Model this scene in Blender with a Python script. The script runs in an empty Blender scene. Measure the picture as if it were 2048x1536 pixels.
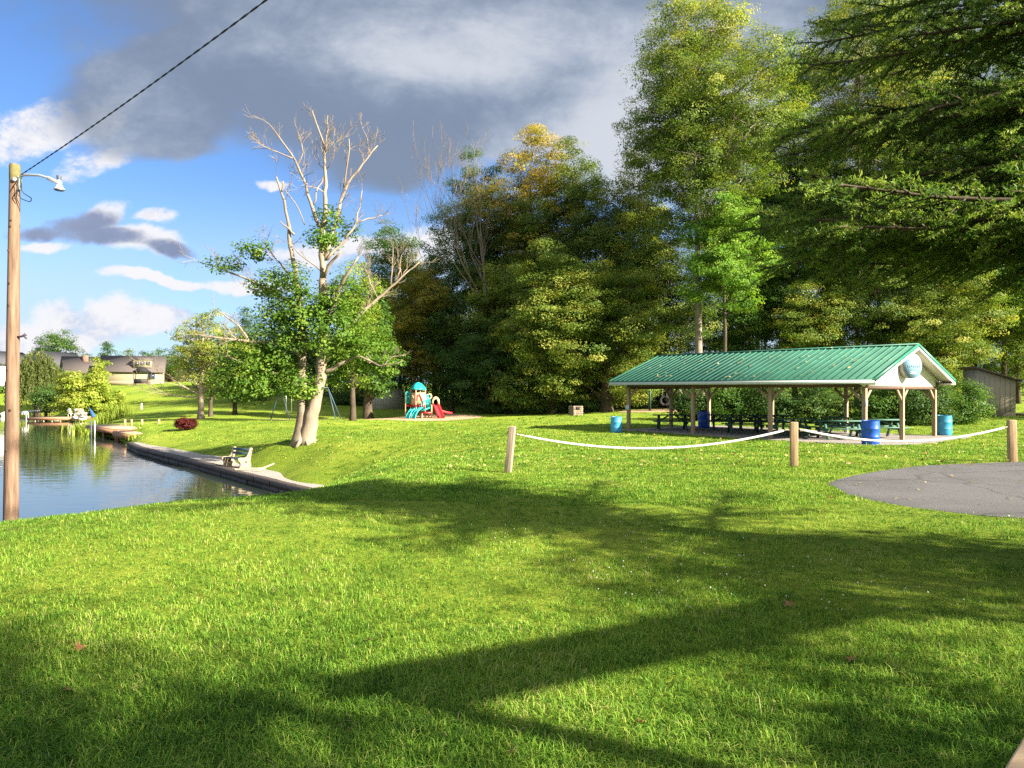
import bpy, bmesh, math, random
import numpy as np
from mathutils import Vector, Matrix, Euler
random.seed(5)
rng = np.random.default_rng(11)
SC = bpy.context.scene
COL = SC.collection
# picture measures used only to work out where things stand in the world
F, CX, HY, CZ = 1420.0, 1024.0, 777.0, 1.65
EXPO = 2.2
SKYS = 0.05
SUN_DIR = Vector((0.89, -0.455, 0.535)).normalized()      # towards the sun

def at(px, py, d):
    return np.array([(px - CX) / F * d, d, CZ + (HY - py) / F * d])
def rad(a): return math.radians(a)

# ------------------------------------------------------------------ tagging
def tag(o, label=None, cat=None, group=None, kind=None):
    if label: o['label'] = label
    if cat: o['category'] = cat
    if group: o['group'] = group
    if kind: o['kind'] = kind
    return o
def empty(name, loc, rz=0.0, label=None, cat=None, group=None):
    o = bpy.data.objects.new(name, None)
    o.empty_display_size = 0.2
    COL.objects.link(o)
    o.location = loc
    o.rotation_euler = (0, 0, rz)
    return tag(o, label, cat, group)
def copy_tree(o, parent=None):
    c = o.copy(); COL.objects.link(c); c.parent = parent
    for ch in list(o.children): copy_tree(ch, c)
    return c

# ------------------------------------------------------------------ materials
def new_mat(name):
    m = bpy.data.materials.new(name); m.use_nodes = True
    nt = m.node_tree; nt.nodes.clear()
    out = nt.nodes.new('ShaderNodeOutputMaterial')
    return m, nt, out
def N(nt, t, **kw):
    n = nt.nodes.new(t)
    for k, v in kw.items():
        if k.startswith('i_'):
            n.inputs[k[2:].replace('_', ' ')].default_value = v
        else: setattr(n, k, v)
    return n
def ramp(nt, stops, interp='LINEAR'):
    r = nt.nodes.new('ShaderNodeValToRGB'); cr = r.color_ramp; cr.interpolation = interp
    while len(cr.elements) < len(stops): cr.elements.new(0.5)
    for e, (p, c) in zip(cr.elements, stops):
        e.position = p; e.color = (*c, 1)
    return r
def L(nt, a, b): nt.links.new(a, b)

def pm(name, col, rough=0.6, var=0.25, scale=6.0, stretch=(1, 1, 1), bump=0.0, metal=0.0, spec=0.4, col2=None, coord='Object', fine=0.0):
    """plain surface with a procedural variation of colour, roughness and relief"""
    m, nt, out = new_mat(name)
    bs = N(nt, 'ShaderNodeBsdfPrincipled')
    tc = N(nt, 'ShaderNodeTexCoord'); mp = N(nt, 'ShaderNodeMapping')
    mp.inputs['Scale'].default_value = stretch
    L(nt, tc.outputs[coord], mp.inputs['Vector'])
    nz = N(nt, 'ShaderNodeTexNoise'); nz.inputs['Scale'].default_value = scale
    nz.inputs['Detail'].default_value = 6; nz.inputs['Roughness'].default_value = 0.65
    L(nt, mp.outputs[0], nz.inputs['Vector'])
    c2 = col2 or tuple(min(1, c * (1 + var)) for c in col)
    c1 = tuple(c * (1 - var) for c in col)
    r = ramp(nt, [(0.3, c1), (0.7, c2)])
    L(nt, nz.outputs['Fac'], r.inputs[0])
    L(nt, r.outputs[0], bs.inputs['Base Color'])
    bs.inputs['Roughness'].default_value = rough; bs.inputs['Metallic'].default_value = metal
    bs.inputs['Specular IOR Level'].default_value = spec
    if bump:
        b = N(nt, 'ShaderNodeBump'); b.inputs['Strength'].default_value = 0.6; b.inputs['Distance'].default_value = bump
        L(nt, nz.outputs['Fac'], b.inputs['Height']); L(nt, b.outputs[0], bs.inputs['Normal'])
    L(nt, bs.outputs[0], out.inputs[0])
    return m

def leaf_mat(name, stops, trans=0.35, tcol=(1.25, 1.2, 0.6), rough=0.45, patch=None):
    """leaf: tone attribute -> colour ramp, diffuse + translucent"""
    m, nt, out = new_mat(name)
    a = N(nt, 'ShaderNodeAttribute', attribute_name='tone')
    r = ramp(nt, stops)
    if patch:
        ge = N(nt, 'ShaderNodeNewGeometry')
        nz = N(nt, 'ShaderNodeTexNoise'); nz.inputs['Scale'].default_value = patch[0]; nz.inputs['Detail'].default_value = 5
        L(nt, ge.outputs['Position'], nz.inputs['Vector'])
        mm = N(nt, 'ShaderNodeMath', operation='MULTIPLY_ADD'); mm.inputs[1].default_value = patch[1]; mm.inputs[2].default_value = -patch[1] * 0.5
        L(nt, nz.outputs['Fac'], mm.inputs[0])
        ad = N(nt, 'ShaderNodeMath', operation='ADD'); L(nt, mm.outputs[0], ad.inputs[0]); L(nt, a.outputs['Fac'], ad.inputs[1])
        L(nt, ad.outputs[0], r.inputs[0])
    else:
        L(nt, a.outputs['Fac'], r.inputs[0])
    bs = N(nt, 'ShaderNodeBsdfPrincipled'); bs.inputs['Roughness'].default_value = rough
    bs.inputs['Specular IOR Level'].default_value = 0.12
    L(nt, r.outputs[0], bs.inputs['Base Color'])
    tm = N(nt, 'ShaderNodeMix', data_type='RGBA', blend_type='MULTIPLY'); tm.inputs['Factor'].default_value = 1
    L(nt, r.outputs[0], tm.inputs['A']); tm.inputs['B'].default_value = (*tcol, 1)
    tr = N(nt, 'ShaderNodeBsdfTranslucent'); L(nt, tm.outputs['Result'], tr.inputs['Color'])
    mx = N(nt, 'ShaderNodeMixShader'); mx.inputs[0].default_value = trans
    L(nt, bs.outputs[0], mx.inputs[1]); L(nt, tr.outputs[0], mx.inputs[2])
    L(nt, mx.outputs[0], out.inputs[0])
    return m

def bark_mat(name, c1, c2, scale=5.0, bump=0.02):
    m, nt, out = new_mat(name)
    bs = N(nt, 'ShaderNodeBsdfPrincipled'); bs.inputs['Roughness'].default_value = 0.9; bs.inputs['Specular IOR Level'].default_value = 0.15
    tc = N(nt, 'ShaderNodeTexCoord'); mp = N(nt, 'ShaderNodeMapping'); mp.inputs['Scale'].default_value = (1, 1, 0.22)
    L(nt, tc.outputs['Object'], mp.inputs['Vector'])
    nz = N(nt, 'ShaderNodeTexNoise'); nz.inputs['Scale'].default_value = scale; nz.inputs['Detail'].default_value = 8; nz.inputs['Roughness'].default_value = 0.75
    L(nt, mp.outputs[0], nz.inputs['Vector'])
    n2 = N(nt, 'ShaderNodeTexNoise'); n2.inputs['Scale'].default_value = 1.3; n2.inputs['Detail'].default_value = 3
    L(nt, tc.outputs['Object'], n2.inputs['Vector'])
    mx = N(nt, 'ShaderNodeMath', operation='MULTIPLY_ADD'); mx.inputs[1].default_value = 0.45
    L(nt, n2.outputs['Fac'], mx.inputs[0]); 
    m2 = N(nt, 'ShaderNodeMath', operation='MULTIPLY'); m2.inputs[1].default_value = 0.6; L(nt, nz.outputs['Fac'], m2.inputs[0])
    L(nt, m2.outputs[0], mx.inputs[2])
    r = ramp(nt, [(0.36, c1), (0.66, c2)]); L(nt, mx.outputs[0], r.inputs[0]); L(nt, r.outputs[0], bs.inputs['Base Color'])
    b = N(nt, 'ShaderNodeBump'); b.inputs['Strength'].default_value = 0.8; b.inputs['Distance'].default_value = bump
    L(nt, nz.outputs['Fac'], b.inputs['Height']); L(nt, b.outputs[0], bs.inputs['Normal'])
    L(nt, bs.outputs[0], out.inputs[0])
    return m

M = {}
LK_ = 1.5
M['bark_dark'] = bark_mat('bark_dark', (0.035, 0.026, 0.018), (0.11, 0.085, 0.06))
M['bark_grey'] = bark_mat('bark_grey', (0.12, 0.10, 0.08), (0.30, 0.26, 0.21))
M['bark_pale'] = bark_mat('bark_pale', (0.15, 0.115, 0.080), (0.31, 0.25, 0.185), 4.0, 0.03)
M['bark_bare'] = bark_mat('bark_bare', (0.10, 0.08, 0.06), (0.25, 0.205, 0.155))
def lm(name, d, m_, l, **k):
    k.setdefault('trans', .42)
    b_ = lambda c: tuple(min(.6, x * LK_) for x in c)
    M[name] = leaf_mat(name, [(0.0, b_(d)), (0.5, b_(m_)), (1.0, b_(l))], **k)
lm('leaf_dark',   (0.020, 0.046, 0.012), (0.042, 0.086, 0.020), (0.085, 0.135, 0.030))
lm('leaf_olive',  (0.030, 0.058, 0.012), (0.072, 0.118, 0.022), (0.185, 0.205, 0.042))
lm('leaf_yellow', (0.040, 0.076, 0.012), (0.110, 0.155, 0.024), (0.270, 0.265, 0.052))
lm('leaf_gold',   (0.060, 0.080, 0.012), (0.170, 0.155, 0.022), (0.360, 0.250, 0.040))
lm('leaf_green',  (0.022, 0.055, 0.010), (0.052, 0.110, 0.018), (0.110, 0.165, 0.030))
lm('leaf_bright', (0.040, 0.095, 0.012), (0.090, 0.180, 0.022), (0.170, 0.250, 0.040))
lm('leaf_lime',   (0.070, 0.120, 0.012), (0.150, 0.205, 0.024), (0.250, 0.270, 0.050))
lm('leaf_willow', (0.045, 0.065, 0.018), (0.085, 0.110, 0.030), (0.150, 0.160, 0.055))
lm('leaf_burgundy', (0.030, 0.008, 0.008), (0.075, 0.016, 0.014), (0.14, 0.035, 0.025), tcol=(1.2, 0.8, 0.8))
M['needles'] = leaf_mat('needles', [(0.0, (0.085, 0.055, 0.022)), (0.22, (0.060, 0.052, 0.018)), (0.34, (0.040, 0.090, 0.018)), (0.7, (0.098, 0.180, 0.030)), (1.0, (0.240, 0.320, 0.055))], trans=0.38)

# ------------------------------------------------------------------ numpy mesh building
class Geo:
    def __init__(s): s.v = []; s.f = {}; s.n = 0; s.a = []
    def add(s, v, faces, tone=None):
        v = np.asarray(v, dtype=np.float32).reshape(-1, 3)
        for f in (faces if isinstance(faces, list) else [faces]):
            f = np.asarray(f, dtype=np.int32)
            if f.size: s.f.setdefault(f.shape[1], []).append(f + s.n)
        s.v.append(v)
        s.a.append(np.full(len(v), 0.5, np.float32) if tone is None else np.asarray(tone, np.float32))
        s.n += len(v)
    def mesh(s, name, mat=None, smooth=True, tone=True):
        me = bpy.data.meshes.new(name)
        if not s.n: return me
        v = np.concatenate(s.v)
        me.vertices.add(len(v)); me.vertices.foreach_set('co', v.ravel())
        loops = []; starts = []; tot = 0
        for k, fl in s.f.items():
            f = np.concatenate(fl)
            loops.append(f.ravel()); starts.append(np.arange(len(f), dtype=np.int32) * k + tot); tot += f.size
        loops = np.concatenate(loops); starts = np.concatenate(starts)
        me.loops.add(len(loops)); me.loops.foreach_set('vertex_index', loops)
        me.polygons.add(len(starts)); me.polygons.foreach_set('loop_start', starts)
        if tone:
            at_ = me.attributes.new('tone', 'FLOAT', 'POINT'); at_.data.foreach_set('value', np.concatenate(s.a))
        me.update(calc_edges=True)
        if smooth: me.polygons.foreach_set('use_smooth', np.ones(len(starts), dtype=bool))
        if mat: me.materials.append(mat)
        return me
    def obj(s, name, mat, parent=None, smooth=True, loc=None):
        o = bpy.data.objects.new(name, s.mesh(name, mat, smooth)); COL.objects.link(o)
        if parent: o.parent = parent
        if loc is not None: o.location = loc
        return o

def unit(v): return v / (np.linalg.norm(v, axis=-1, keepdims=True) + 1e-9)

def tube(g, pts, radii, k=6, cap=True):
    pts = np.asarray(pts, float); n = len(pts)
    t = np.gradient(pts, axis=0); t = unit(t)
    mean = unit(pts[-1] - pts[0])
    ref = np.eye(3)[np.argmin(np.abs(mean))]
    nx = unit(np.cross(t, ref)); ny = np.cross(t, nx)
    a = np.linspace(0, 2 * np.pi, k, endpoint=False)
    r = np.asarray(radii, float)[:, None, None]
    ring = pts[:, None] + r * (np.cos(a)[None, :, None] * nx[:, None] + np.sin(a)[None, :, None] * ny[:, None])
    v = ring.reshape(-1, 3)
    i = np.arange(n - 1)[:, None] * k; j = np.arange(k)[None]
    q = np.stack([i + j, i + (j + 1) % k, i + k + (j + 1) % k, i + k + j], -1).reshape(-1, 4)
    fs = [q]
    if cap: fs.append(np.array([np.arange(k)[::-1], (n - 1) * k + np.arange(k)]))
    g.add(v, fs)

def curve(p0, p1, n=6, sag=0.0, wob=0.0, r=rng):
    t = np.linspace(0, 1, n)[:, None]
    p = np.asarray(p0) * (1 - t) + np.asarray(p1) * t
    p[:, 2] += sag * np.sin(np.pi * t[:, 0])
    if wob:
        w = r.normal(0, wob, (n, 3)); w[0] = 0; w[-1] = 0
        p += w
    return p

def leaves(g, c, nrm, size, tone, r, aspect=0.5, tdir=None):
    n = len(c)
    rnd = r.normal(size=(n, 3)) if tdir is None else tdir
    nrm = unit(nrm); t = unit(rnd - (rnd * nrm).sum(1, keepdims=True) * nrm); b = np.cross(nrm, t)
    s = size[:, None]
    v = np.stack([c - t * s * 0.5, c + b * s * aspect * 0.5 + nrm * s * 0.06 - t * s * 0.05, c + t * s * 0.5 - nrm * s * 0.08, c - b * s * aspect * 0.5 + nrm * s * 0.06 - t * s * 0.05], 1).reshape(-1, 3)
    g.add(v, np.arange(4 * n, dtype=np.int32).reshape(-1, 4), np.repeat(tone, 4))

class MB:
    """small mechanical shapes collected into one mesh"""
    def __init__(s): s.g = Geo()
    def box(s, c, d, rot=None):
        c = np.asarray(c, float); d = np.asarray(d, float) / 2
        v = np.array([[x, y, z] for x in (-1, 1) for y in (-1, 1) for z in (-1, 1)], float) * d
        if rot is not None: v = v @ np.array(rot.to_matrix() if isinstance(rot, Euler) else rot).T
        s.g.add(v + c, np.array([[0, 1, 3, 2], [4, 6, 7, 5], [0, 4, 5, 1], [2, 3, 7, 6], [0, 2, 6, 4], [1, 5, 7, 3]]))
        return s
    def bar(s, a, b, w, h=None, up=(0, 0, 1)):
        """box from a to b, w across, h high"""
        a = np.asarray(a, float); b = np.asarray(b, float); h = h or w
        x = b - a; ln = np.linalg.norm(x); x = x / ln
        up = np.asarray(up, float)
        if abs(np.dot(x, up)) > 0.98: up = np.array([1.0, 0, 0]) if abs(x[0]) < .9 else np.array([0, 1.0, 0])
        y = unit(np.cross(up, x)); z = np.cross(x, y)
        R = np.stack([x, y, z], 1)
        return s.box((a + b) / 2, (ln, w, h), R)
    def tube(s, pts, r, k=10):
        pts = np.asarray(pts, float)
        tube(s.g, pts, np.full(len(pts), r) if np.isscalar(r) else r, k); return s
    def lathe(s, prof, c=(0, 0, 0), k=24):
        prof = np.asarray(prof, float); n = len(prof)
        a = np.linspace(0, 2 * np.pi, k, endpoint=False)
        v = np.stack([prof[:, None, 0] * np.cos(a), prof[:, None, 0] * np.sin(a), np.repeat(prof[:, 1:2], k, 1)], -1).reshape(-1, 3) + np.asarray(c)
        i = np.arange(n - 1)[:, None] * k; j = np.arange(k)[None]
        q = np.stack([i + j, i + (j + 1) % k, i + k + (j + 1) % k, i + k + j], -1).reshape(-1, 4)
        s.g.add(v, [q, np.array([np.arange(k)[::-1], (n - 1) * k + np.arange(k)])]); return s
    def prism(s, poly, ax, t0, t1):
        """2-D outline (list of (u, v)) extruded along axis ax from t0 to t1"""
        p = np.asarray(poly, float); n = len(p)
        def mk(t):
            o = np.zeros((n, 3)); o[:, ax] = t
            o[:, [i for i in range(3) if i != ax]] = p
            return o
        v = np.concatenate([mk(t0), mk(t1)])
        i = np.arange(n); q = np.stack([i, (i + 1) % n, (i + 1) % n + n, i + n], 1)
        s.g.add(v, [q, np.array([i[::-1], i + n])]); return s
    def quad(s, pts):
        s.g.add(np.asarray(pts, float), np.array([[0, 1, 2, 3]])); return s
    def build(s, name, mat, parent=None, bevel=0.0, smooth=False):
        me = s.g.mesh(name, mat, smooth, tone=False)
        bm = bmesh.new(); bm.from_mesh(me); bmesh.ops.recalc_face_normals(bm, faces=bm.faces); bm.to_mesh(me); bm.free()
        o = bpy.data.objects.new(name, me); COL.objects.link(o)
        if parent: o.parent = parent
        if smooth:
            for p in me.polygons: p.use_smooth = True
            if hasattr(me, 'set_sharp_from_angle'): me.set_sharp_from_angle(angle=rad(35))
        if bevel:
            md = o.modifiers.new('bevel', 'BEVEL'); md.width = bevel; md.segments = 2; md.limit_method = 'ANGLE'; md.angle_limit = rad(40)
        return o

# ------------------------------------------------------------------ terrain
WATER = -2.15
CTRL = np.array([
 (0,0,0),(-3,3,0),(3,3,0),(0,6,0),(-4,-3,0),(6,0,.05),(8,6,.05),(0,9,0),(4,9,0),(9,10,0),(14,10,.1),(0,-12,.1),(-12,-8,-.3),(12,-10,.2),
 (-6.5,9,-.08),(-5.3,10.3,-.07),(-3.5,11.6,-.06),(-1,12.5,-.02),(-8.4,6.5,-.1),(-6.5,13,-1.0),(-2.6,13,-.05),(-3.2,16,-.24),(-3.8,19,-.46),(-4.4,22,-.85),(-5,25,-1.1),(-3.5,25,-.78),(-3.84,15,-.42),(-4.6,18,-.82),(-5.4,21,-1.25),(-9,11.5,-1.2),
 (0,14.3,-.05),(3,14.8,-.02),(6,15.2,-.02),(11.3,16,0),(16,16,.05),(-1.2,19,-.26),(3,19,-.14),(8,20,-.1),(14,20,-.1),
 (-6.0,22,-1.6),(-6.3,25.3,-1.8),(-2.3,22,-.5),
 (-7.6,27,-1.6),(-12.2,32.4,-1.84),(-13.5,35,-1.8),(-16,37.5,-1.82),(-21.5,43.5,-1.8),(-11.4,32.3,-1.5),(-9.0,30.2,-1.5),
 (-9.75,33,-.86),(-11.2,33.3,-1.02),(-8,30.5,-1.0),(-6,31,-.72),(-6.5,34,-.74),(-12.3,37,-1.2),(-6.5,28,-1.25),(-15.5,42,-1.3),(-2.4,25,-.58),(-.5,28,-.4),(2.7,31,-.38),(.9,36,-.43),
 (13.2,26.6,-.43),(5.8,35.4,-.43),(18.4,31,-.43),(11,39.8,-.43),(12,33,-.43),(9,28,-.40),(4,33,-.42),
 (-22.96,50,-1.27),(-26.5,60,-.93),(-13.2,50,-.74),(-11.8,55,-.76),(-7.7,61,-.92),(-7.5,56.5,-1.0),(-7.5,66,-.8),(-6.3,50,-.94),(-5.6,45,-.88),(-4.8,38,-.74),(-4.2,32,-.62),(-17.5,60,-1.0),(-14,68,-1.3),
 (-1,60,-.8),(3.2,60,-.65),(4.5,55,-.46),(10,65,-.3),(26,42,-.45),(33,50,-.08),(30,30,-.2),(50,40,.1),
 (-61,120,2.3),(-50.8,95,.1),(-41.4,75,-1.4),(-53,90,-1.6),(-47,84,-1.3),(-44,90,-.2),(-33,90,.8),(-36.7,110,2.1),(-20,90,.2),(-70,140,2.6),(-90,140,2.4),(-110,150,2.2),
 (0,80,-.6),(30,80,.2),(60,80,.5),(0,130,0),(60,130,1),(-40,160,3),(-160,160,2.5),(0,200,1),(80,200,1),(60,0,.5),(60,-40,.5),(0,-60,.5)], float)
def _tps_fit(c):
    p = c[:, :2] / 50; n = len(p)
    d2 = ((p[:, None] - p[None]) ** 2).sum(-1)
    K = 0.5 * d2 * np.log(d2 + 1e-12) + 1e-3 * np.eye(n) * 0.02
    Pm = np.concatenate([np.ones((n, 1)), p], 1)
    A = np.block([[K, Pm], [Pm.T, np.zeros((3, 3))]])
    return np.linalg.solve(A, np.concatenate([c[:, 2], np.zeros(3)]))
_W = _tps_fit(CTRL)
def tps(x, y):
    x = np.asarray(x, float); y = np.asarray(y, float); sh = x.shape
    x = x.ravel() / 50; y = y.ravel() / 50
    out = np.empty(len(x)); p = CTRL[:, :2] / 50
    for s in range(0, len(x), 40000):
        e = s + 40000
        d2 = (x[s:e, None] - p[None, :, 0]) ** 2 + (y[s:e, None] - p[None, :, 1]) ** 2
        out[s:e] = (0.5 * d2 * np.log(d2 + 1e-12)) @ _W[:-3] + _W[-3] + _W[-2] * x[s:e] + _W[-1] * y[s:e]
    return np.clip(out, -2.0, 4.0).reshape(sh)
# lake outline: seawall first, then the far shores, then the near bank; third number: width over which the bank falls
WALLPTS = [(-6.05, 20.6), (-6.45, 23.2), (-6.95, 24.4), (-8.6, 26.2), (-11.3, 29.4), (-14.7, 33.5), (-18.3, 37.6), (-22.4, 42.4), (-24.9, 46.0)]
LAKE = [(-6.6, 18.5, 2.5)] + [(x, y, 0.6) for x, y in WALLPTS] + [(-27.5, 50.2, 1.0), (-31, 55, 1.5), (-36.2, 60.2, 1.5), (-39.5, 66, 1.5), (-43, 74, 2.5), (-49.6, 81.6, 1.5), (-50.6, 85.6, 1.5), (-56.4, 86.4, 1.5), (-60.5, 93, 2.5), (-66, 101, 4), (-76, 107, 4), (-95, 112, 4),
        (-170, 118, 6), (-230, 60, 6), (-200, -60, 6), (-60, -45, 6), (-22, -8, 5), (-15.5, 3, 4), (-12.2, 8.5, 3.2), (-9.6, 12.8, 3.0), (-7.7, 15.8, 2.6)]
LK = np.array(LAKE, float)
def inside(poly, x, y):
    poly = np.asarray(poly, float); c = np.zeros(np.shape(x), bool); n = len(poly); j = n - 1
    for i in range(n):
        xi, yi = poly[i, :2]; xj, yj = poly[j, :2]
        c ^= ((yi > y) != (yj > y)) & (x < (xj - xi) * (y - yi) / (yj - yi + 1e-12) + xi)
        j = i
    return c
def lake_dist(x, y):
    x = np.asarray(x, float); y = np.asarray(y, float)
    best = np.full(x.shape, 1e9); bw = np.ones(x.shape)
    n = len(LK)
    for i in range(n):
        a = LK[i]; b = LK[(i + 1) % n]
        dx, dy = b[0] - a[0], b[1] - a[1]
        t = np.clip(((x - a[0]) * dx + (y - a[1]) * dy) / (dx * dx + dy * dy), 0, 1)
        d = np.hypot(x - a[0] - t * dx, y - a[1] - t * dy)
        m = d < best
        best = np.where(m, d, best); bw = np.where(m, a[2] * (1 - t) + b[2] * t, bw)
    return np.where(inside(LK, x, y), -best, best), bw
def height(x, y):
    x = np.asarray(x, float); y = np.asarray(y, float)
    z = tps(x, y)
    d, bw = lake_dist(x, y)
    t = np.clip((d - 0.12) / bw, 0, 1); t = t * t * (3 - 2 * t)
    low = WATER - 0.12
    zz = np.where(d > 0.12, low + (z - low) * t, low - np.clip(0.12 - d, 0, 6) * 0.35)
    return zz
def hz(x, y): return float(height(np.array([x]), np.array([y]))[0])
def ground_pt(x, y, dz=0.0): return (x, y, hz(x, y) + dz)
def grid_axis(segs):
    out = []
    for a, b, s in segs: out.append(np.arange(a, b, s))
    return np.unique(np.concatenate(out + [np.array([segs[-1][1]])]))
gx = grid_axis([(-700, -260, 60), (-260, -70, 8), (-70, -28, 1.2), (-28, -12, .5), (-12, 14, .3), (14, 30, .6), (30, 80, 2), (80, 300, 20), (300, 700, 80)])
gy = grid_axis([(-300, -50, 40), (-50, -6, 4), (-6, 46, .35), (46, 70, .7), (70, 130, 1.5), (130, 220, 6), (220, 900, 60)])
X, Y = np.meshgrid(gx, gy)
Z = height(X, Y)
Z = Z + np.where(lake_dist(X, Y)[0] > 2, 0.012 * np.sin(X * 1.9 + 1.3 * np.sin(Y * .8)) * np.cos(Y * 1.6), 0)
gg = Geo()
nx_, ny_ = len(gx), len(gy)
ii = (np.arange(ny_ - 1)[:, None] * nx_ + np.arange(nx_ - 1)[None]).ravel()
gg.add(np.stack([X, Y, Z], -1).reshape(-1, 3), np.stack([ii, ii + 1, ii + 1 + nx_, ii + nx_], 1))

def ground_material():
    m, nt, out = new_mat('lawn_ground')
    bs = N(nt, 'ShaderNodeBsdfPrincipled'); bs.inputs['Roughness'].default_value = 0.95; bs.inputs['Specular IOR Level'].default_value = 0.1
    ge = N(nt, 'ShaderNodeNewGeometry')
    def noise(s, det=5):
        n = N(nt, 'ShaderNodeTexNoise'); n.inputs['Scale'].default_value = s; n.inputs['Detail'].default_value = det
        n.inputs['Roughness'].default_value = 0.7
        L(nt, ge.outputs['Position'], n.inputs['Vector']); return n
    a = noise(0.18); b = noise(1.7); c = noise(14, 8)
    s1 = N(nt, 'ShaderNodeMath', operation='MULTIPLY_ADD'); s1.inputs[1].default_value = 0.9; L(nt, a.outputs['Fac'], s1.inputs[0])
    s2 = N(nt, 'ShaderNodeMath', operation='MULTIPLY_ADD'); s2.inputs[1].default_value = 0.5; L(nt, b.outputs['Fac'], s2.inputs[0])
    s3 = N(nt, 'ShaderNodeMath', operation='MULTIPLY_ADD'); s3.inputs[1].default_value = 0.8; s3.inputs[2].default_value = -0.60; L(nt, c.outputs['Fac'], s3.inputs[0])
    L(nt, s3.outputs[0], s2.inputs[2]); L(nt, s2.outputs[0], s1.inputs[2])
    r = ramp(nt, [(0.2, (0.060, 0.105, 0.012)), (0.45, (0.150, 0.225, 0.020)), (0.62, (0.235, 0.295, 0.030)), (0.85, (0.320, 0.310, 0.065))])
    L(nt, s1.outputs[0], r.inputs[0])
    # longer thatchy turf on the near lawn, close mown turf on the far hill
    sp = N(nt, 'ShaderNodeSeparateXYZ'); L(nt, ge.outputs['Position'], sp.inputs[0])
    mr = N(nt, 'ShaderNodeMapRange', interpolation_type='SMOOTHSTEP'); mr.inputs[1].default_value = 34; mr.inputs[2].default_value = 62; L(nt, sp.outputs['Y'], mr.inputs[0])
    tm = N(nt, 'ShaderNodeMix', data_type='RGBA'); L(nt, mr.outputs[0], tm.inputs['Factor']); tm.inputs['A'].default_value = (.80, .80, .75, 1); tm.inputs['B'].default_value = (1, 1, 1, 1)
    mm = N(nt, 'ShaderNodeMix', data_type='RGBA', blend_type='MULTIPLY'); mm.inputs['Factor'].default_value = 1; L(nt, r.outputs[0], mm.inputs['A']); L(nt, tm.outputs['Result'], mm.inputs['B'])
    L(nt, mm.outputs['Result'], bs.inputs['Base Color'])
    bp = N(nt, 'ShaderNodeBump'); bp.inputs['Strength'].default_value = 0.9; bp.inputs['Distance'].default_value = 0.06
    L(nt, c.outputs['Fac'], bp.inputs['Height']); L(nt, bp.outputs[0], bs.inputs['Normal'])
    L(nt, bs.outputs[0], out.inputs[0])
    return m
M['ground'] = ground_material()
tag(gg.obj('ground', M['ground']), kind='structure')

# water
def water_material():
    m, nt, out = new_mat('pond_water')
    bs = N(nt, 'ShaderNodeBsdfPrincipled'); bs.inputs['Base Color'].default_value = (0.018, 0.026, 0.022, 1)
    bs.inputs['Roughness'].default_value = 0.02; bs.inputs['IOR'].default_value = 1.85; bs.inputs['Specular IOR Level'].default_value = 0.5
    ge = N(nt, 'ShaderNodeNewGeometry'); mp = N(nt, 'ShaderNodeMapping'); mp.inputs['Scale'].default_value = (0.55, 1.6, 1); mp.inputs['Rotation'].default_value = (0, 0, rad(-14))
    L(nt, ge.outputs['Position'], mp.inputs['Vector'])
    n = N(nt, 'ShaderNodeTexNoise'); n.inputs['Scale'].default_value = 1.5; n.inputs['Detail'].default_value = 3; n.inputs['Distortion'].default_value = 0.4
    L(nt, mp.outputs[0], n.inputs['Vector'])
    b = N(nt, 'ShaderNodeBump'); b.inputs['Strength'].default_value = 0.10; b.inputs['Distance'].default_value = 0.06
    L(nt, n.outputs['Fac'], b.inputs['Height']); L(nt, b.outputs[0], bs.inputs['Normal'])
    L(nt, bs.outputs[0], out.inputs[0])
    return m
wg = Geo()
wp = LK[:, :2] + 0
ctr = np.array([-60, 40]); 
wv = np.concatenate([np.c_[wp + unit(wp - ctr) * 0.0, np.full(len(wp), WATER)]])
o = bpy.data.objects.new('water', None)
bmw = bmesh.new()
vs = [bmw.verts.new(p) for p in wv]
fc = bmw.faces.new(vs); bmesh.ops.triangulate(bmw, faces=[fc]); bmesh.ops.recalc_face_normals(bmw, faces=bmw.faces)
if sum(f.normal.z for f in bmw.faces) < 0: bmesh.ops.reverse_faces(bmw, faces=bmw.faces)
mew = bpy.data.meshes.new('water'); bmw.to_mesh(mew); bmw.free(); mew.materials.append(water_material())
bpy.data.objects.remove(o)
o = bpy.data.objects.new('water', mew); COL.objects.link(o); tag(o, kind='structure')

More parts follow.
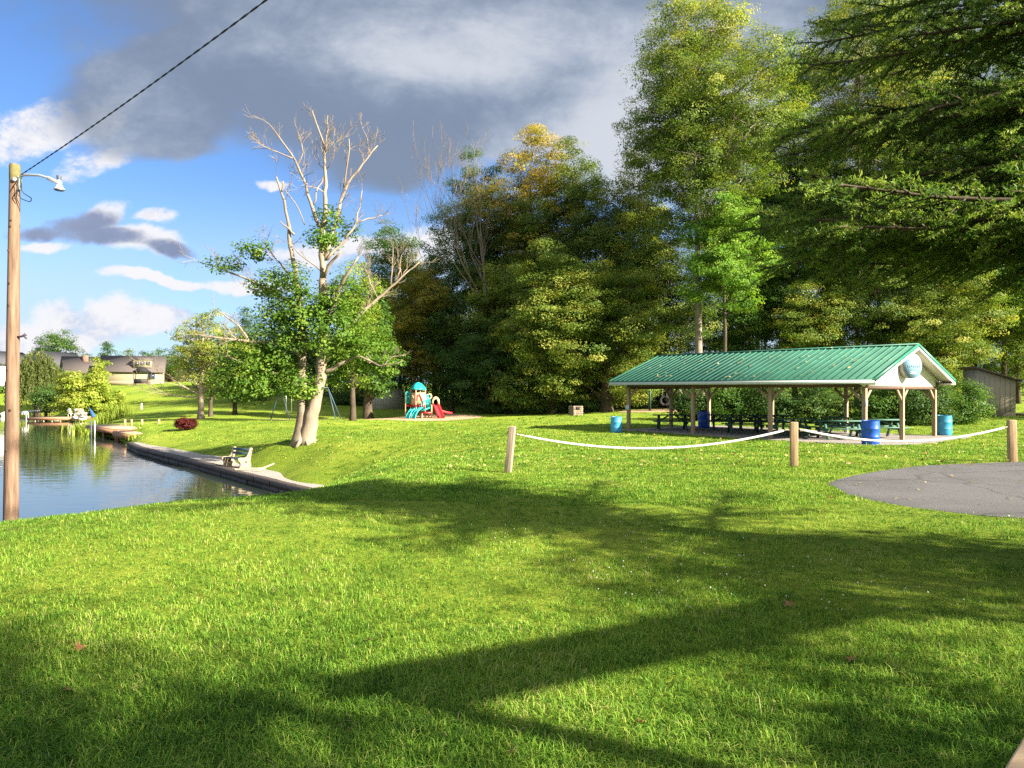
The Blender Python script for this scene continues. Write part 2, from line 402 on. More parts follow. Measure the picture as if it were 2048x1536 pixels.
# flat sheets laid on the ground
def star_sheet(name, poly, mat, dz=0.012, step=0.25, zfix=None, jitter=0.0):
    poly = np.asarray(poly, float); pts = []
    n = len(poly)
    for i in range(n):       # Catmull-Rom outline
        p0, p1, p2, p3 = poly[i - 1], poly[i], poly[(i + 1) % n], poly[(i + 2) % n]
        k = max(2, int(np.linalg.norm(p2 - p1) / step))
        for t in np.linspace(0, 1, k, endpoint=False):
            pts.append(0.5 * ((2 * p1) + (-p0 + p2) * t + (2 * p0 - 5 * p1 + 4 * p2 - p3) * t * t + (-p0 + 3 * p1 - 3 * p2 + p3) * t ** 3))
    pts = np.array(pts)
    if jitter:
        pts += rng.normal(0, jitter, pts.shape)
        ph = np.arange(len(pts)) * step
        pts += (jitter * 2.2 * (np.sin(ph * 2.1) + np.sin(ph * 5.3 + 1) + .7 * np.sin(ph * 11 + 2)))[:, None] * unit(pts - poly.mean(0)) * .6
    c = poly.mean(0); g = Geo(); k = len(pts)
    rings = [1, .985, .95, .88, .78, .66, .54, .42, .3, .2, .1]
    v = np.concatenate([c + (pts - c) * s for s in rings] + [c[None]])
    z = height(v[:, 0], v[:, 1]) + dz if zfix is None else np.full(len(v), zfix)
    z[:k] -= 0.012
    q = []
    j = np.arange(k)
    for i in range(len(rings) - 1): q.append(np.stack([i * k + j, i * k + (j + 1) % k, (i + 1) * k + (j + 1) % k, (i + 1) * k + j], 1))
    tri = np.stack([(len(rings) - 1) * k + j, (len(rings) - 1) * k + (j + 1) % k, np.full(k, len(v) - 1)], 1)
    g.add(np.c_[v, z], [np.concatenate(q), tri])
    o = g.obj(name, mat); tag(o, kind='structure')
    return pts
def speckle_mat(name, c1, c2, c3, scale, rough=0.9, bump=0.01, big=0.5, crack=False):
    m, nt, out = new_mat(name)
    bs = N(nt, 'ShaderNodeBsdfPrincipled'); bs.inputs['Roughness'].default_value = rough; bs.inputs['Specular IOR Level'].default_value = 0.25
    ge = N(nt, 'ShaderNodeNewGeometry')
    n1 = N(nt, 'ShaderNodeTexNoise'); n1.inputs['Scale'].default_value = scale; n1.inputs['Detail'].default_value = 7; n1.inputs['Roughness'].default_value = 0.8
    n2 = N(nt, 'ShaderNodeTexNoise'); n2.inputs['Scale'].default_value = big; n2.inputs['Detail'].default_value = 6
    vo = N(nt, 'ShaderNodeTexVoronoi'); vo.inputs['Scale'].default_value = scale * 2.2
    for n in (n1, n2, vo): L(nt, ge.outputs['Position'], n.inputs['Vector'])
    r1 = ramp(nt, [(0.32, c1), (0.68, c2)]); L(nt, n1.outputs['Fac'], r1.inputs[0])
    r2 = ramp(nt, [(0.42, (0, 0, 0)), (0.66, (1, 1, 1))]); L(nt, n2.outputs['Fac'], r2.inputs[0])
    mx = N(nt, 'ShaderNodeMix', data_type='RGBA'); L(nt, r2.outputs[0], mx.inputs['Factor']); L(nt, r1.outputs[0], mx.inputs['A']); mx.inputs['B'].default_value = (*c3, 1)
    col = mx.outputs['Result']
    if crack:
        wv = N(nt, 'ShaderNodeTexNoise'); wv.inputs['Scale'].default_value = 1.6; wv.inputs['Detail'].default_value = 6; L(nt, ge.outputs['Position'], wv.inputs['Vector'])
        va = N(nt, 'ShaderNodeMix', data_type='RGBA', blend_type='ADD'); va.inputs['Factor'].default_value = .55; L(nt, ge.outputs['Position'], va.inputs['A']); L(nt, wv.outputs['Color'], va.inputs['B'])
        vc = N(nt, 'ShaderNodeTexVoronoi', feature='DISTANCE_TO_EDGE'); vc.inputs['Scale'].default_value = .42; L(nt, va.outputs['Result'], vc.inputs['Vector'])
        rc = ramp(nt, [(0.0, (.55, .55, .52)), (0.008, (.75, .75, .75)), (0.014, (1, 1, 1))]); L(nt, vc.outputs['Distance'], rc.inputs[0])
        cm = N(nt, 'ShaderNodeMix', data_type='RGBA', blend_type='MULTIPLY'); cm.inputs['Factor'].default_value = 1; L(nt, col, cm.inputs['A']); L(nt, rc.outputs[0], cm.inputs['B']); col = cm.outputs['Result']
    L(nt, col, bs.inputs['Base Color'])
    bp = N(nt, 'ShaderNodeBump'); bp.inputs['Strength'].default_value = 0.7; bp.inputs['Distance'].default_value = bump
    L(nt, vo.outputs['Distance'], bp.inputs['Height']); L(nt, bp.outputs[0], bs.inputs['Normal'])
    L(nt, bs.outputs[0], out.inputs[0])
    return m
M['asphalt'] = speckle_mat('asphalt', (0.082, 0.081, 0.082), (0.125, 0.122, 0.120), (0.078, 0.076, 0.076), 110, bump=0.004, big=0.6, crack=True)
M['gravel'] = speckle_mat('gravel', (0.16, 0.14, 0.125), (0.36, 0.33, 0.31), (0.24, 0.21, 0.185), 22, bump=0.02)
M['mulch'] = speckle_mat('mulch', (0.28, 0.17, 0.09), (0.52, 0.37, 0.23), (0.42, 0.28, 0.17), 12, bump=0.03)
M['path'] = speckle_mat('path', (0.20, 0.18, 0.165), (0.36, 0.33, 0.30), (0.26, 0.23, 0.20), 16, bump=0.015)
ASPH = [(5.58, 12.46), (6.7, 13.7), (8.05, 14.75), (9.5, 15.45), (11.4, 15.85), (14.5, 16.1), (18, 15.5), (19, 12), (16, 8.5), (12, 8.0), (8.6, 8.45), (6.47, 8.98), (5.75, 9.56), (5.35, 10.1), (5.2, 10.7), (5.28, 11.4)]
PAV = Vector((5.82, 35.41, -0.43)); PAV_RZ = math.atan2(-0.766, 0.642)
def pav_xy(lx, ly):
    c, s = math.cos(PAV_RZ), math.sin(PAV_RZ)
    return (PAV.x + c * lx - s * ly, PAV.y + s * lx + c * ly)
GRAV = [pav_xy(*p) for p in [(-.5, -.1), (2, -.45), (5, -.6), (8, -.75), (10.6, -1.0), (12.6, -.5), (13.1, 1.8), (12.9, 4.6), (12.7, 7.3), (10, 7.3), (6, 7.2), (2, 7.1), (-.4, 6.8), (-.6, 3)]]
MUL1 = [(-7.5 + 4.9 * math.cos(a) , 61.6 + 4.1 * math.sin(a)) for a in np.linspace(0, 2 * math.pi, 14, endpoint=False)]
MUL2 = [(-15.5 + 5.2 * math.cos(a), 58.4 + 2.6 * math.sin(a)) for a in np.linspace(0, 2 * math.pi, 12, endpoint=False)]
MUL3 = [(12.6 + 3.6 * math.cos(a), 60 + 3.2 * math.sin(a)) for a in np.linspace(0, 2 * math.pi, 12, endpoint=False)]
P_ASPH = star_sheet('asphalt_drive', ASPH, M['asphalt'], 0.016, jitter=0.012)
P_GRAV = star_sheet('gravel_floor', GRAV, M['gravel'], 0.014, jitter=0.02)
P_M1 = star_sheet('playground_mulch', MUL1, M['mulch'], 0.03, jitter=0.04)
P_M2 = star_sheet('swing_mulch', MUL2, M['mulch'], 0.03, jitter=0.04)
P_M3 = star_sheet('tyre_swing_mulch', MUL3, M['mulch'], 0.03, jitter=0.04)
# seawall path: strip between the wall and the lawn
def resample(p, n):
    p = np.asarray(p, float); d = np.r_[0, np.cumsum(np.linalg.norm(np.diff(p, axis=0), axis=1))]
    t = np.linspace(0, d[-1], n); return np.stack([np.interp(t, d, p[:, i]) for i in range(p.shape[1])], 1)
PATH_IN = [(-5.0, 21.6), (-5.5, 23.6), (-6.35, 25.6), (-8.0, 28.6), (-10.3, 31.6), (-13.2, 35.4), (-16.4, 38.9), (-20.6, 43.6), (-23.2, 47.0)]
pa = resample(WALLPTS, 60); pb = resample(PATH_IN, 60) + rng.normal(0, .05, (60, 2))
pg = Geo(); rows = 5
pv = []
for i in range(rows):
    t = i / (rows - 1); p = pa * (1 - t) + pb * t
    z = np.full(60, -1.845) if i < rows - 1 else np.minimum(-1.845, height(p[:, 0], p[:, 1]) + .01)
    pv.append(np.c_[p, z])
pv = np.concatenate(pv); i0 = (np.arange(rows - 1)[:, None] * 60 + np.arange(59)[None]).ravel()
pg.add(pv, np.stack([i0, i0 + 1, i0 + 61, i0 + 60], 1))
tag(pg.obj('path', M['path']), kind='structure')
PATHPOLY = np.concatenate([pa, pb[::-1]])
# seawall of stacked timbers
M['wet_timber'] = pm('wet_timber', (0.055, 0.042, 0.034), 0.7, 0.4, 3, (1, 1, 6), 0.01)
wallt = empty('seawall', (WALLPTS[3][0], WALLPTS[3][1], -2.15), 0, 'low dark timber retaining wall edging the pond below the bench', 'retaining wall')
w2 = np.asarray(WALLPTS, float); off = np.array([WALLPTS[3][0], WALLPTS[3][1], -2.15])
for lvl, (z0, z1, out_) in enumerate([(-0.5, 0.12, 0.02), (0.125, 0.33, 0.06)]):
    g = Geo(); full = resample(w2, 260)
    cuts = np.arange(lvl * 6, 260, 13)
    for c0 in cuts:          # timbers butted end to end with open joints
        p = full[c0:min(c0 + 14, 260)].copy()
        if len(p) < 3: continue
        t = unit(np.gradient(p, axis=0)); p[0] += t[0] * .012; p[-1] -= t[-1] * .012
        nrm = np.stack([t[:, 1], -t[:, 0]], 1); k = len(p); jo = rng.normal(0, .012); jz = rng.normal(0, .008)
        o1 = p - nrm * (out_ + jo); o2 = p + nrm * 0.30
        v = np.concatenate([np.c_[o1, np.full(k, z0 - 2.15)], np.c_[o1, np.full(k, z1 + jz - 2.15)], np.c_[o2, np.full(k, z1 + jz - 2.15)], np.c_[o2, np.full(k, z0 - 2.15)]]) - off
        q = []; j = np.arange(k - 1)
        for a_ in range(4):
            b_ = (a_ + 1) % 4; q.append(np.stack([a_ * k + j, b_ * k + j, b_ * k + j + 1, a_ * k + j + 1], 1))
        g.add(v, [np.concatenate(q), np.array([[0, k, 2 * k, 3 * k], [4 * k - 1, 3 * k - 1, 2 * k - 1, k - 1]])])
    g.obj('timber_course', M['wet_timber'], wallt, smooth=False)
# ------------------------------------------------------------------ camera, sun, sky
cam = bpy.data.cameras.new('camera'); co = bpy.data.objects.new('camera', cam); COL.objects.link(co)
cam.sensor_width = 36; cam.lens = F / 2048 * 36; cam.shift_y = 9 / 2048
cam.clip_start = 0.1; cam.clip_end = 3000
co.location = (0, 0, CZ); co.rotation_euler = (rad(90), 0, 0)
SC.camera = co
sun = bpy.data.lights.new('sun', 'SUN'); so = bpy.data.objects.new('sun', sun); COL.objects.link(so)
sun.energy = 5.0; sun.angle = rad(0.8); sun.color = (1.0, 0.90, 0.74)
so.rotation_euler = SUN_DIR.to_track_quat('Z', 'Y').to_euler()
SC.view_settings.view_transform = 'Standard'; SC.view_settings.look = 'None'
SC.view_settings.exposure = EXPO; SC.view_settings.gamma = 1
SC.cycles.max_bounces = 6; SC.cycles.diffuse_bounces = 3; SC.cycles.glossy_bounces = 3; SC.cycles.transmission_bounces = 3; SC.cycles.transparent_max_bounces = 6
SC.cycles.use_denoising = False
SC.cycles.sample_clamp_indirect = 6

def build_world():
    w = bpy.data.worlds.new('World'); SC.world = w; w.use_nodes = True
    nt = w.node_tree; nt.nodes.clear()
    out = nt.nodes.new('ShaderNodeOutputWorld'); bg = nt.nodes.new('ShaderNodeBackground'); bg.inputs[1].default_value = SKYS
    sk = nt.nodes.new('ShaderNodeTexSky'); sk.sky_type = 'NISHITA'; sk.sun_disc = False
    sk.sun_elevation = math.asin(SUN_DIR.z); sk.sun_rotation = math.atan2(SUN_DIR.x, SUN_DIR.y)
    sk.air_density = 1.0; sk.dust_density = 0.6; sk.ozone_density = 2.0
    K = SKYS * 2 ** EXPO
    def m(op, a, b=None, c=None, clamp=False):
        n = nt.nodes.new('ShaderNodeMath'); n.operation = op; n.use_clamp = clamp
        for i, v in enumerate((a, b, c)):
            if v is None: continue
            if isinstance(v, (int, float)): n.inputs[i].default_value = v
            else: L(nt, v, n.inputs[i])
        return n.outputs[0]
    def sstep(v, a, b):
        n = nt.nodes.new('ShaderNodeMapRange'); n.interpolation_type = 'SMOOTHERSTEP'
        n.inputs[1].default_value = a; n.inputs[2].default_value = b; L(nt, v, n.inputs[0]); return n.outputs[0]
    tc = nt.nodes.new('ShaderNodeTexCoord'); sx = nt.nodes.new('ShaderNodeSeparateXYZ'); L(nt, tc.outputs['Generated'], sx.inputs[0])
    ay = m('MAXIMUM', m('ABSOLUTE', sx.outputs['Y']), 0.30)
    u0 = m('DIVIDE', sx.outputs['X'], ay); v0 = m('DIVIDE', sx.outputs['Z'], ay)
    cv = nt.nodes.new('ShaderNodeCombineXYZ'); L(nt, u0, cv.inputs[0]); L(nt, m('MULTIPLY', v0, 1.5), cv.inputs[1]); L(nt, m('MULTIPLY', sx.outputs['Y'], .5), cv.inputs[2])
    def noise(scale, det, rough=0.6, off=0.0, dist=0.0):
        n = nt.nodes.new('ShaderNodeTexNoise'); n.inputs['Scale'].default_value = scale; n.inputs['Detail'].default_value = det; n.inputs['Roughness'].default_value = rough
        n.inputs['Distortion'].default_value = dist
        a = nt.nodes.new('ShaderNodeVectorMath'); a.operation = 'ADD'; a.inputs[1].default_value = (off, off * .7, off * .3); L(nt, cv.outputs[0], a.inputs[0])
        L(nt, a.outputs[0], n.inputs['Vector']); return n
    wn = noise(3.2, 5, .55, 3.0); ws = nt.nodes.new('ShaderNodeSeparateColor'); L(nt, wn.outputs['Color'], ws.inputs[0])
    u = m('ADD', u0, m('MULTIPLY', m('SUBTRACT', ws.outputs[0], .5), .16)); v = m('ADD', v0, m('MULTIPLY', m('SUBTRACT', ws.outputs[1], .5), .12))
    def blob(px, py, rx, ry, rot=0.0, amp=1.0):
        cu, cvv = (px - CX) / F, (HY - py) / F; rx, ry = rx / F, ry / F
        du = m('SUBTRACT', u, cu); dv = m('SUBTRACT', v, cvv)
        c, s = math.cos(rad(rot)), math.sin(rad(rot))
        a = m('MULTIPLY', m('MULTIPLY_ADD', du, c, m('MULTIPLY', dv, s)), 1 / rx); b = m('MULTIPLY', m('MULTIPLY_ADD', dv, c, m('MULTIPLY', du, -s)), 1 / ry)
        q = m('ADD', m('MULTIPLY', a, a), m('MULTIPLY', b, b))
        return m('MULTIPLY', m('SUBTRACT', 1.0, q), amp)
    def union(bl):
        r = m('MAXIMUM', bl[0], -1.5)
        for b in bl[1:]: r = m('SMOOTH_MAX', r, b, .35)
        return r
    nA = noise(2.6, 9, .62, 0.0, .3).outputs['Fac']; nB = noise(8.5, 11, .70, 5.0, .25).outputs['Fac']; nC = noise(1.5, 6, .6, 9.0).outputs['Fac']
    # high grey bank
    bank = union([blob(1050, -60, 1000, 300), blob(380, 150, 300, 130, 14), blob(340, 240, 110, 70), blob(760, 170, 330, 170), blob(1150, 170, 460, 150), blob(1500, 200, 500, 200), blob(860, 290, 200, 70, 10), blob(1000, -700, 2600, 620), blob(2000, 100, 500, 500)])
    dB = sstep(m('ADD', bank, m('ADD', m('MULTIPLY', m('SUBTRACT', nA, .5), 1.7), m('MULTIPLY', m('SUBTRACT', nB, .5), .7))), -0.45, 0.5)
    # white and grey cumulus
    wh = union([blob(90, 250, 190, 62, 20), blob(190, 310, 90, 36, 18), blob(205, 450, 65, 42, 40), blob(300, 492, 85, 40), blob(310, 434, 50, 18), blob(90, 512, 70, 16), blob(540, 358, 44, 13), blob(640, 490, 160, 34), blob(500, 572, 130, 20), blob(330, 572, 120, 14), blob(120, 655, 60, 40), blob(230, 665, 150, 40), blob(320, 640, 110, 26), blob(60, 690, 300, 40), blob(260, 660, 190, 46), blob(860, 500, 120, 60)])
    dW = sstep(m('ADD', wh, m('MULTIPLY', m('SUBTRACT', nB, .5), 3.4)), -0.10, 0.95)
    gr = union([blob(165, 462, 100, 42, 10), blob(230, 492, 110, 28), blob(90, 480, 90, 22), blob(345, 505, 45, 22)])
    dG = sstep(m('ADD', gr, m('MULTIPLY', m('SUBTRACT', nB, .5), 2.4)), -0.1, 1.0)
    # thin veil near the horizon
    veil = m('MULTIPLY', sstep(v0, 0.34, 0.0), sstep(m('ADD', nC, m('MULTIPLY', nA, .5)), .30, .85))
    def colr(c): return tuple(x / K for x in c)
    def mix(f, a, b):
        n = nt.nodes.new('ShaderNodeMix'); n.data_type = 'RGBA'
        L(nt, f, n.inputs['Factor']) if not isinstance(f, float) else setattr(n.inputs['Factor'], 'default_value', f)
        for s, x in (('A', a), ('B', b)):
            if isinstance(x, tuple): n.inputs[s].default_value = (*x, 1)
            else: L(nt, x, n.inputs[s])
        return n.outputs['Result']
    tint = nt.nodes.new('ShaderNodeMix'); tint.data_type = 'RGBA'; tint.blend_type = 'MULTIPLY'; tint.inputs['Factor'].default_value = 1
    L(nt, sk.outputs[0], tint.inputs['A']); tint.inputs['B'].default_value = (*SKYTINT, 1)
    c = mix(m('MULTIPLY', veil, .9), tint.outputs['Result'], colr((.64, .77, .96)))
    white = mix(sstep(m('ADD', nB, m('MULTIPLY', m('SUBTRACT', nA, .5), .6)), .26, .56), colr((.52, .60, .80)), colr((.94, .94, .98)))
    c = mix(dW, c, white)
    c = mix(dG, c, mix(sstep(nA, .3, .7), colr((.17, .23, .39)), colr((.34, .40, .58))))
    # bank shading: darker bellies, lighter to the right
    sh = m('ADD', m('MULTIPLY', m('SUBTRACT', nC, .5), 2.0), m('ADD', m('MULTIPLY', m('SUBTRACT', nA, .5), 2.6), m('MULTIPLY', m('SUBTRACT', nB, .5), 1.2)))
    sh = m('ADD', sh, m('MULTIPLY', u0, .30)); sh = m('ADD', sh, m('MULTIPLY', m('MAXIMUM', blob(1050, 90, 420, 90), -.3), .42)); sh = m('SUBTRACT', sh, m('MULTIPLY', m('MAXIMUM', blob(760, 250, 480, 130), -.3), .5)); sh = m('ADD', sh, m('MULTIPLY', m('MAXIMUM', blob(1330, 320, 420, 190), -.1), 1.3))
    cr = ramp(nt, [(0.0, colr((.235, .292, .400))), (0.38, colr((.375, .435, .540))), (0.62, colr((.475, .530, .625))), (1.0, colr((.70, .735, .79)))])
    L(nt, sstep(sh, -.75, .95), cr.inputs[0])
    c = mix(m('MULTIPLY', dB, .93), c, cr.outputs[0])
    # unseen sky behind the viewer and overhead, brightened as added shadow fill
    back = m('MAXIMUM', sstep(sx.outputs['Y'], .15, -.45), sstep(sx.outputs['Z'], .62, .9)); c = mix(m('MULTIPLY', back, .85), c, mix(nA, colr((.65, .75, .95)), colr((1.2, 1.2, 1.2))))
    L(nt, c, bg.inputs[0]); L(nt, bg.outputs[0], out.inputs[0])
SKYTINT = (0.50, 0.66, 0.89)
build_world()

# ------------------------------------------------------------------ lawn blades
def grass():
    r = np.random.default_rng(3)
    g = Geo()
    def field(n, py0, py1, hmul, wmul, lean, per=12, xa=-330, xb=2380):
        nt_ = n // per                                        # tufts of blades
        px = r.uniform(xa, xb, nt_); py = r.uniform(py0, py1, nt_)
        d0 = CZ * F / (py - HY)
        cx_ = np.repeat((px - CX) / F * d0, per); cy_ = np.repeat(d0, per); n = len(cx_)
        sp = (.022 + .0018 * cy_) * np.repeat(r.uniform(.6, 1.5, nt_), per)
        x = cx_ + r.normal(0, 1, n) * sp; y = cy_ + r.normal(0, 1, n) * sp
        loose = r.random(n) < .25; x = np.where(loose, x + r.normal(0, .12, n), x); y = np.where(loose, y + r.normal(0, .12, n), y)
        tt = np.repeat(r.normal(0, .16, nt_), per); th = np.repeat(r.uniform(.65, 1.35, nt_), per); ta = np.repeat(r.uniform(0, 6.283, nt_), per)
        keep = (lake_dist(x, y)[0] > 0.7) & (y > 1.5) & ~inside(P_ASPH, x, y) & ~inside(P_GRAV, x, y) & ~inside(PATHPOLY, x, y) & ~inside(P_M1, x, y) & ~inside(P_M2, x, y)
        # worn places on the right
        pz = np.sin(x * 4.7 + 2 * np.sin(y * 5.3)) * np.cos(y * 9.1 + x * 2.6)
        bare = (np.hypot((x - 3.9) / .9, (y - 6.0) / .22) < 1 + .45 * pz) | (np.hypot((x - 4.8) / .5, (y - 6.9) / .15) < 1 + .4 * pz) | (np.hypot((x - 4.5) / .7, (y - 5.3) / .14) < 1 + .5 * pz)
        keep &= ~(bare & (r.random(n) < .8))
        x, y, tt, th, ta = x[keep], y[keep], tt[keep], th[keep], ta[keep]; d = y; n = len(x)
        z = height(x, y)
        patch = 0.5 + 0.25 * np.sin(x * 2.3 + 1.7 * np.sin(y * 1.9)) + 0.25 * np.sin(y * 3.1 + 1.3 * np.sin(x * 2.7 + 1))
        near = np.clip((5.5 - d) / 2.2, 0, 1)
        h = (0.026 + 0.020 * r.random(n) + 0.016 * patch + 0.034 * near * r.random(n)) * th * hmul * (1 + np.clip(d - 8, 0, 40) * .018)
        tall = r.random(n) < .010; h = np.where(tall, h * 1.9, h)
        w = np.maximum(0.0040, d * 0.00060) * wmul * (0.7 + .6 * r.random(n))
        az = np.where(r.random(n) < .5, ta + r.normal(0, .6, n), r.uniform(0, 2 * np.pi, n)); ln = lean * (0.25 + 1.5 * r.random(n) ** 1.4)
        dx, dy = np.cos(az) * h * ln, np.sin(az) * h * ln
        ba = az + np.pi / 2 + r.normal(0, .5, n); bx, by = np.cos(ba) * w / 2, np.sin(ba) * w / 2
        O = np.stack([x, y, z - 0.006], -1); B = np.stack([bx, by, 0 * bx], -1)
        mid = O + np.stack([dx * .35, dy * .35, h * .62], -1); tip = O + np.stack([dx, dy, h * np.maximum(.12, 1.0 - .42 * ln)], -1)
        v = np.stack([O - B, O + B, mid + B * .85, mid - B * .85, tip], 1).reshape(-1, 3)
        i = np.arange(n, dtype=np.int32)[:, None] * 5
        tone = np.clip(.43 + tt + r.normal(0, .13, n) + .20 * (patch - .5) + np.where(r.random(n) < .016, .42, 0), 0, 1)
        g.add(v, [i + np.array([[0, 1, 2, 3]]), i + np.array([[3, 2, 4]])], np.repeat(tone, 5))
    field(560000, 985, 1850, 1.0, 1.0, 1.05, 12, -900, 2850)
    field(300000, 890, 1010, 1.0, 1.0, 0.9)
    field(190000, 818, 900, 1.0, 1.1, 0.8)
    return g
M['blade'] = leaf_mat('grass_blade', [(0.0, (0.026, 0.070, 0.010)), (0.30, (0.080, 0.190, 0.018)), (0.55, (0.185, 0.325, 0.034)), (0.80, (0.335, 0.415, 0.070)), (1.0, (0.42, 0.36, 0.17))], trans=0.34, tcol=(1.08, 1.1, .5), rough=.6, patch=(0.45, 0.62))
tag(grass().obj('grass', M['blade'], smooth=False), 'short mown green lawn with yellowish patches', 'grass', kind='stuff')
# clover heads
g = Geo(); r_ = np.random.default_rng(8); n = 520
px = r_.uniform(500, 2100, n); py = r_.uniform(900, 1230, n); d = CZ * F / (py - HY); x = (px - CX) / F * d
k = (lake_dist(x, d)[0] > 1) & ~inside(P_ASPH, x, d) & (np.sin(x * 1.1) + np.sin(d * .9 + x) > .1); x, d = x[k], d[k]; z = height(x, d) + .045
for j in range(3): leaves(g, np.stack([x, d, z], -1), r_.normal(size=(len(x), 3)), np.full(len(x), .015), r_.random(len(x)), r_, .9)
M['clover'] = pm('clover', (0.62, 0.60, 0.52), 0.8, 0.2)
tag(g.obj('clover_blossoms', M['clover']), 'tiny white clover heads scattered through the lawn', 'flowers', kind='stuff')
# yellow leaf litter on lawn and roof
g = Geo(); n = 900
px = r_.uniform(900, 2048, n); py = r_.uniform(835, 935, n); d = CZ * F / (py - HY); x = (px - CX) / F * d; k = ~inside(P_GRAV, x, d); x, d = x[k], d[k]
leaves(g, np.stack([x, d, height(x, d) + .055], -1), np.array([0, 0, 1.0]) + r_.normal(0, .35, (len(x), 3)), r_.uniform(.05, .11, len(x)), r_.random(len(x)), r_, .7)
n2 = 70; ax = r_.uniform(5.6, 12, n2); ay = r_.uniform(9, 15.4, n2); kk = inside(P_ASPH, ax, ay); ax, ay = ax[kk], ay[kk]
leaves(g, np.stack([ax, ay, height(ax, ay) + .028], -1), np.array([0, 0, 1.0]) + r_.normal(0, .2, (len(ax), 3)), r_.uniform(.03, .08, len(ax)), r_.random(len(ax)), r_, .7)
n = 90; lx = r_.uniform(0, 12, n); ly = r_.uniform(-.4, 3.3, n); pz = 2.44 + (ly + .58) / 3.98 * 1.41 + .07
wx = PAV.x + math.cos(PAV_RZ) * lx - math.sin(PAV_RZ) * ly; wy = PAV.y + math.sin(PAV_RZ) * lx + math.cos(PAV_RZ) * ly
leaves(g, np.stack([wx, wy, pz + PAV.z], -1), np.array([0, -.3, 1.0]) + r_.normal(0, .2, (n, 3)), r_.uniform(.06, .15, n), r_.random(n), r_, .7)
M['litter'] = leaf_mat('leaf_litter', [(0, (.22, .13, .05)), (.5, (.40, .30, .10)), (1, (.50, .42, .22))], trans=.2)
tag(g.obj('leaf_litter', M['litter']), 'small yellow fallen leaves scattered over lawn and pavilion roof', 'leaves', kind='stuff')
# larger brown leaves in the foreground, one by one
M['brown_leaf'] = leaf_mat('brown_leaf', [(0, (.16, .07, .03)), (1, (.30, .15, .07))], trans=.1)
def fallen_leaf(px, py, s, seed, label):
    rr = np.random.default_rng(seed); d = CZ * F / (py - HY); x = (px - CX) / F * d; z = hz(x, d) + .035
    g = Geo(); a = np.linspace(0, 2 * np.pi, 15, endpoint=False); rd = s * (0.62 + .38 * np.cos(5 * a)) * (1 + rr.normal(0, .08, 15))
    v = np.stack([rd * np.cos(a), rd * np.sin(a), .35 * s * np.cos(2 * a + rr.random() * 6) * (rd / s) ** 2], -1)
    v = np.concatenate([v, [[0, 0, .1 * s]]]); j = np.arange(15)
    g.add(v, np.stack([j, (j + 1) % 15, np.full(15, 15)], 1), rr.random(16))
    tube(g, [(0, 0, .1 * s), (s * .6, -s * .5, .1 * s), (s * 1.1, -s * .9, .3 * s)], [.0025, .002, .0015], 4)
    o = g.obj('fallen_leaf', M['brown_leaf']); o.location = (x, d, z); o.rotation_euler = (rr.normal(0, .4), rr.normal(0, .4), rr.random() * 6)
    tag(o, label, 'leaf', 'brown leaves lying on the near lawn')
for a in [(158, 1318, .055, 1, 'orange brown leaf on the shaded lawn at the far left'), (736, 1292, .05, 2, 'brown leaf on sunny lawn, left of the long shadow band'), (1276, 1452, .045, 3, 'dark brown leaf on sunlit grass between the two shadow bands'),
          (1024, 1510, .04, 4, 'small pale brown leaf at the bottom edge in the middle'), (1703, 1325, .042, 5, 'curled brown leaf in the deep shade at right'), (1578, 1212, .05, 6, 'reddish brown leaf in the shade above the dappled patch'),
          (1664, 998, .06, 7, 'reddish leaf beside the near corner of the asphalt'), (138, 1396, .04, 8, 'small dark leaf on the shaded lawn near the bottom left')]: fallen_leaf(*a)

# ------------------------------------------------------------------ pavilion
M['roof_green'] = pm('roof_green', (0.032, 0.132, 0.084), 0.5, 0.22, .7, spec=.35)
M['trim_green'] = pm('trim_green', (0.022, 0.150, 0.095), 0.4, 0.1, 2)
M['white_paint'] = pm('white_paint', (0.62, 0.61, 0.58), 0.5, 0.05, 2)
M['soffit'] = pm('soffit_panel', (0.62, 0.58, 0.50), 0.6, 0.06, 2)
M['fascia'] = pm('grey_white_board', (0.50, 0.53, 0.55), 0.5, 0.08, 2)
M['post_wood'] = pm('post_wood', (0.30, 0.215, 0.135), 0.8, 0.35, 4, (6, 6, .5), 0.004)
M['dark_wood'] = pm('dark_wood', (0.10, 0.055, 0.035), 0.8, 0.3, 3, (1, 5, 5))
pav = empty('pavilion', tuple(PAV), PAV_RZ, 'open picnic pavilion with green ribbed metal roof and white gable end', 'pavilion')
LX, LY, EZ, RZ_, OV, X0, X1 = 11.5, 6.8, 2.44, 3.85, 0.58, -0.75, 12.12
sl = (RZ_ - EZ) / (LY / 2 + OV)
